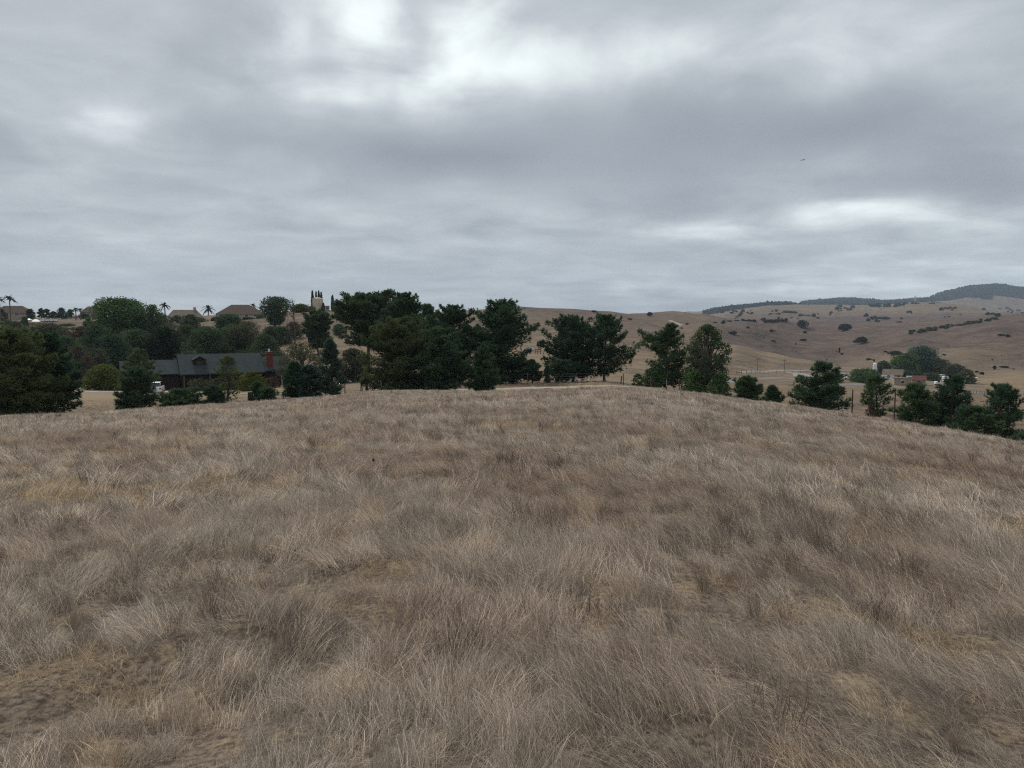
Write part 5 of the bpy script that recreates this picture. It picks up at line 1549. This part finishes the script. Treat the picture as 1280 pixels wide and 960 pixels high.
for (u, y, wu, wy, a) in BL:
    az0, s0 = ray(u, y); e0 = math.atan(s0)
    az1, _ = ray(u + wu, y); _, s1 = ray(u, y - wy)
    wa = abs(az1 - az0); we = abs(math.atan(s1) - e0)
    d1_ = mth(nt, 'MULTIPLY', mth(nt, 'SUBTRACT', azw, az0), 1 / wa)
    sc_w = min(1.0, wy / 30)       # thin streaks are warped less
    ee = mth(nt, 'ADD', eln, mth(nt, 'MULTIPLY_ADD', ws.outputs[1], .09 * sc_w, -.045 * sc_w))
    d2_ = mth(nt, 'MULTIPLY', mth(nt, 'SUBTRACT', ee, e0), 1 / we)
    q = mth(nt, 'ADD', mth(nt, 'MULTIPLY', d1_, d1_), mth(nt, 'MULTIPLY', d2_, d2_))
    gss = mth(nt, 'POWER', 2.718, mth(nt, 'MULTIPLY', q, -1.0))
    acc = mth(nt, 'MULTIPLY_ADD', gss, a, acc if acc is not None else 0.0)
acc = mth(nt, 'MULTIPLY', acc, mth(nt, 'MULTIPLY_ADD', cl2, 2.4, -.2))
lum = mth(nt, 'ADD', .405, acc)
lum = mth(nt, 'ADD', lum, mth(nt, 'MULTIPLY_ADD', cl1, .42, -.21))
lum = mth(nt, 'ADD', lum, mth(nt, 'MULTIPLY_ADD', cl2, .34, -.17))
cr = nt.nodes.new('ShaderNodeValToRGB'); nt.links.new(lum, cr.inputs[0])
e = cr.color_ramp; e.elements[0].position = .15; e.elements[0].color = (.19, .21, .24, 1)
e.elements[1].position = .9; e.elements[1].color = (.82, .88, .88, 1)
for (p_, c_) in ((.32, (.275, .300, .328)), (.45, (.385, .416, .440)), (.62, (.555, .60, .605))):
    q = e.elements.new(p_); q.color = (*c_, 1)
bg2 = nt.nodes.new('ShaderNodeBackground'); nt.links.new(cr.outputs[0], bg2.inputs[0]); bg2.inputs[1].default_value = 1.0
mx = nt.nodes.new('ShaderNodeMixShader'); mx.inputs[0].default_value = .96
nt.links.new(bg1.outputs[0], mx.inputs[1]); nt.links.new(bg2.outputs[0], mx.inputs[2]); nt.links.new(mx.outputs[0], out.inputs[0])
w.cycles.sampling_method = 'MANUAL'; w.cycles.sample_map_resolution = 512

sl = bpy.data.lights.new('sun', 'SUN'); sl.energy = 1.9; sl.angle = R(11); sl.color = (1, .965, .92)
so = bpy.data.objects.new('sun', sl); COL.objects.link(so)
dirv = Vector((math.sin(SUN_AZ) * math.cos(SUN_EL), math.cos(SUN_AZ) * math.cos(SUN_EL), math.sin(SUN_EL)))
so.rotation_euler = (-dirv).to_track_quat('-Z', 'Y').to_euler()

# ------------------------------------------------------------------ camera and render
cam = bpy.data.cameras.new('camera'); co = bpy.data.objects.new('camera', cam); COL.objects.link(co)
cam.sensor_width = 36; cam.lens = 36 * FPX / 1280; cam.clip_end = 30000; cam.clip_start = .05
co.location = (0, 0, CZ); co.rotation_euler = (math.pi / 2 - PITCH, 0, 0)
sc.camera = co
sc.view_settings.view_transform = 'Standard'; sc.view_settings.look = 'None'
sc.view_settings.exposure = 0.5; sc.view_settings.gamma = 1; sc.view_settings.use_curve_mapping = False
sc.render.engine = 'CYCLES'
cy_ = sc.cycles
cy_.max_bounces = 5; cy_.diffuse_bounces = 3; cy_.glossy_bounces = 2; cy_.transmission_bounces = 4; cy_.volume_bounces = 1; cy_.transparent_max_bounces = 6
cy_.use_denoising = False; cy_.denoiser = 'OPENIMAGEDENOISE'; cy_.denoising_input_passes = 'RGB_ALBEDO_NORMAL'; cy_.denoising_prefilter = 'ACCURATE'; cy_.filter_width = 1.2 if hasattr(cy_, 'filter_width') else 1.5
cy_.use_adaptive_sampling = False; cy_.adaptive_threshold = .01
cy_.caustics_reflective = False; cy_.caustics_refractive = False
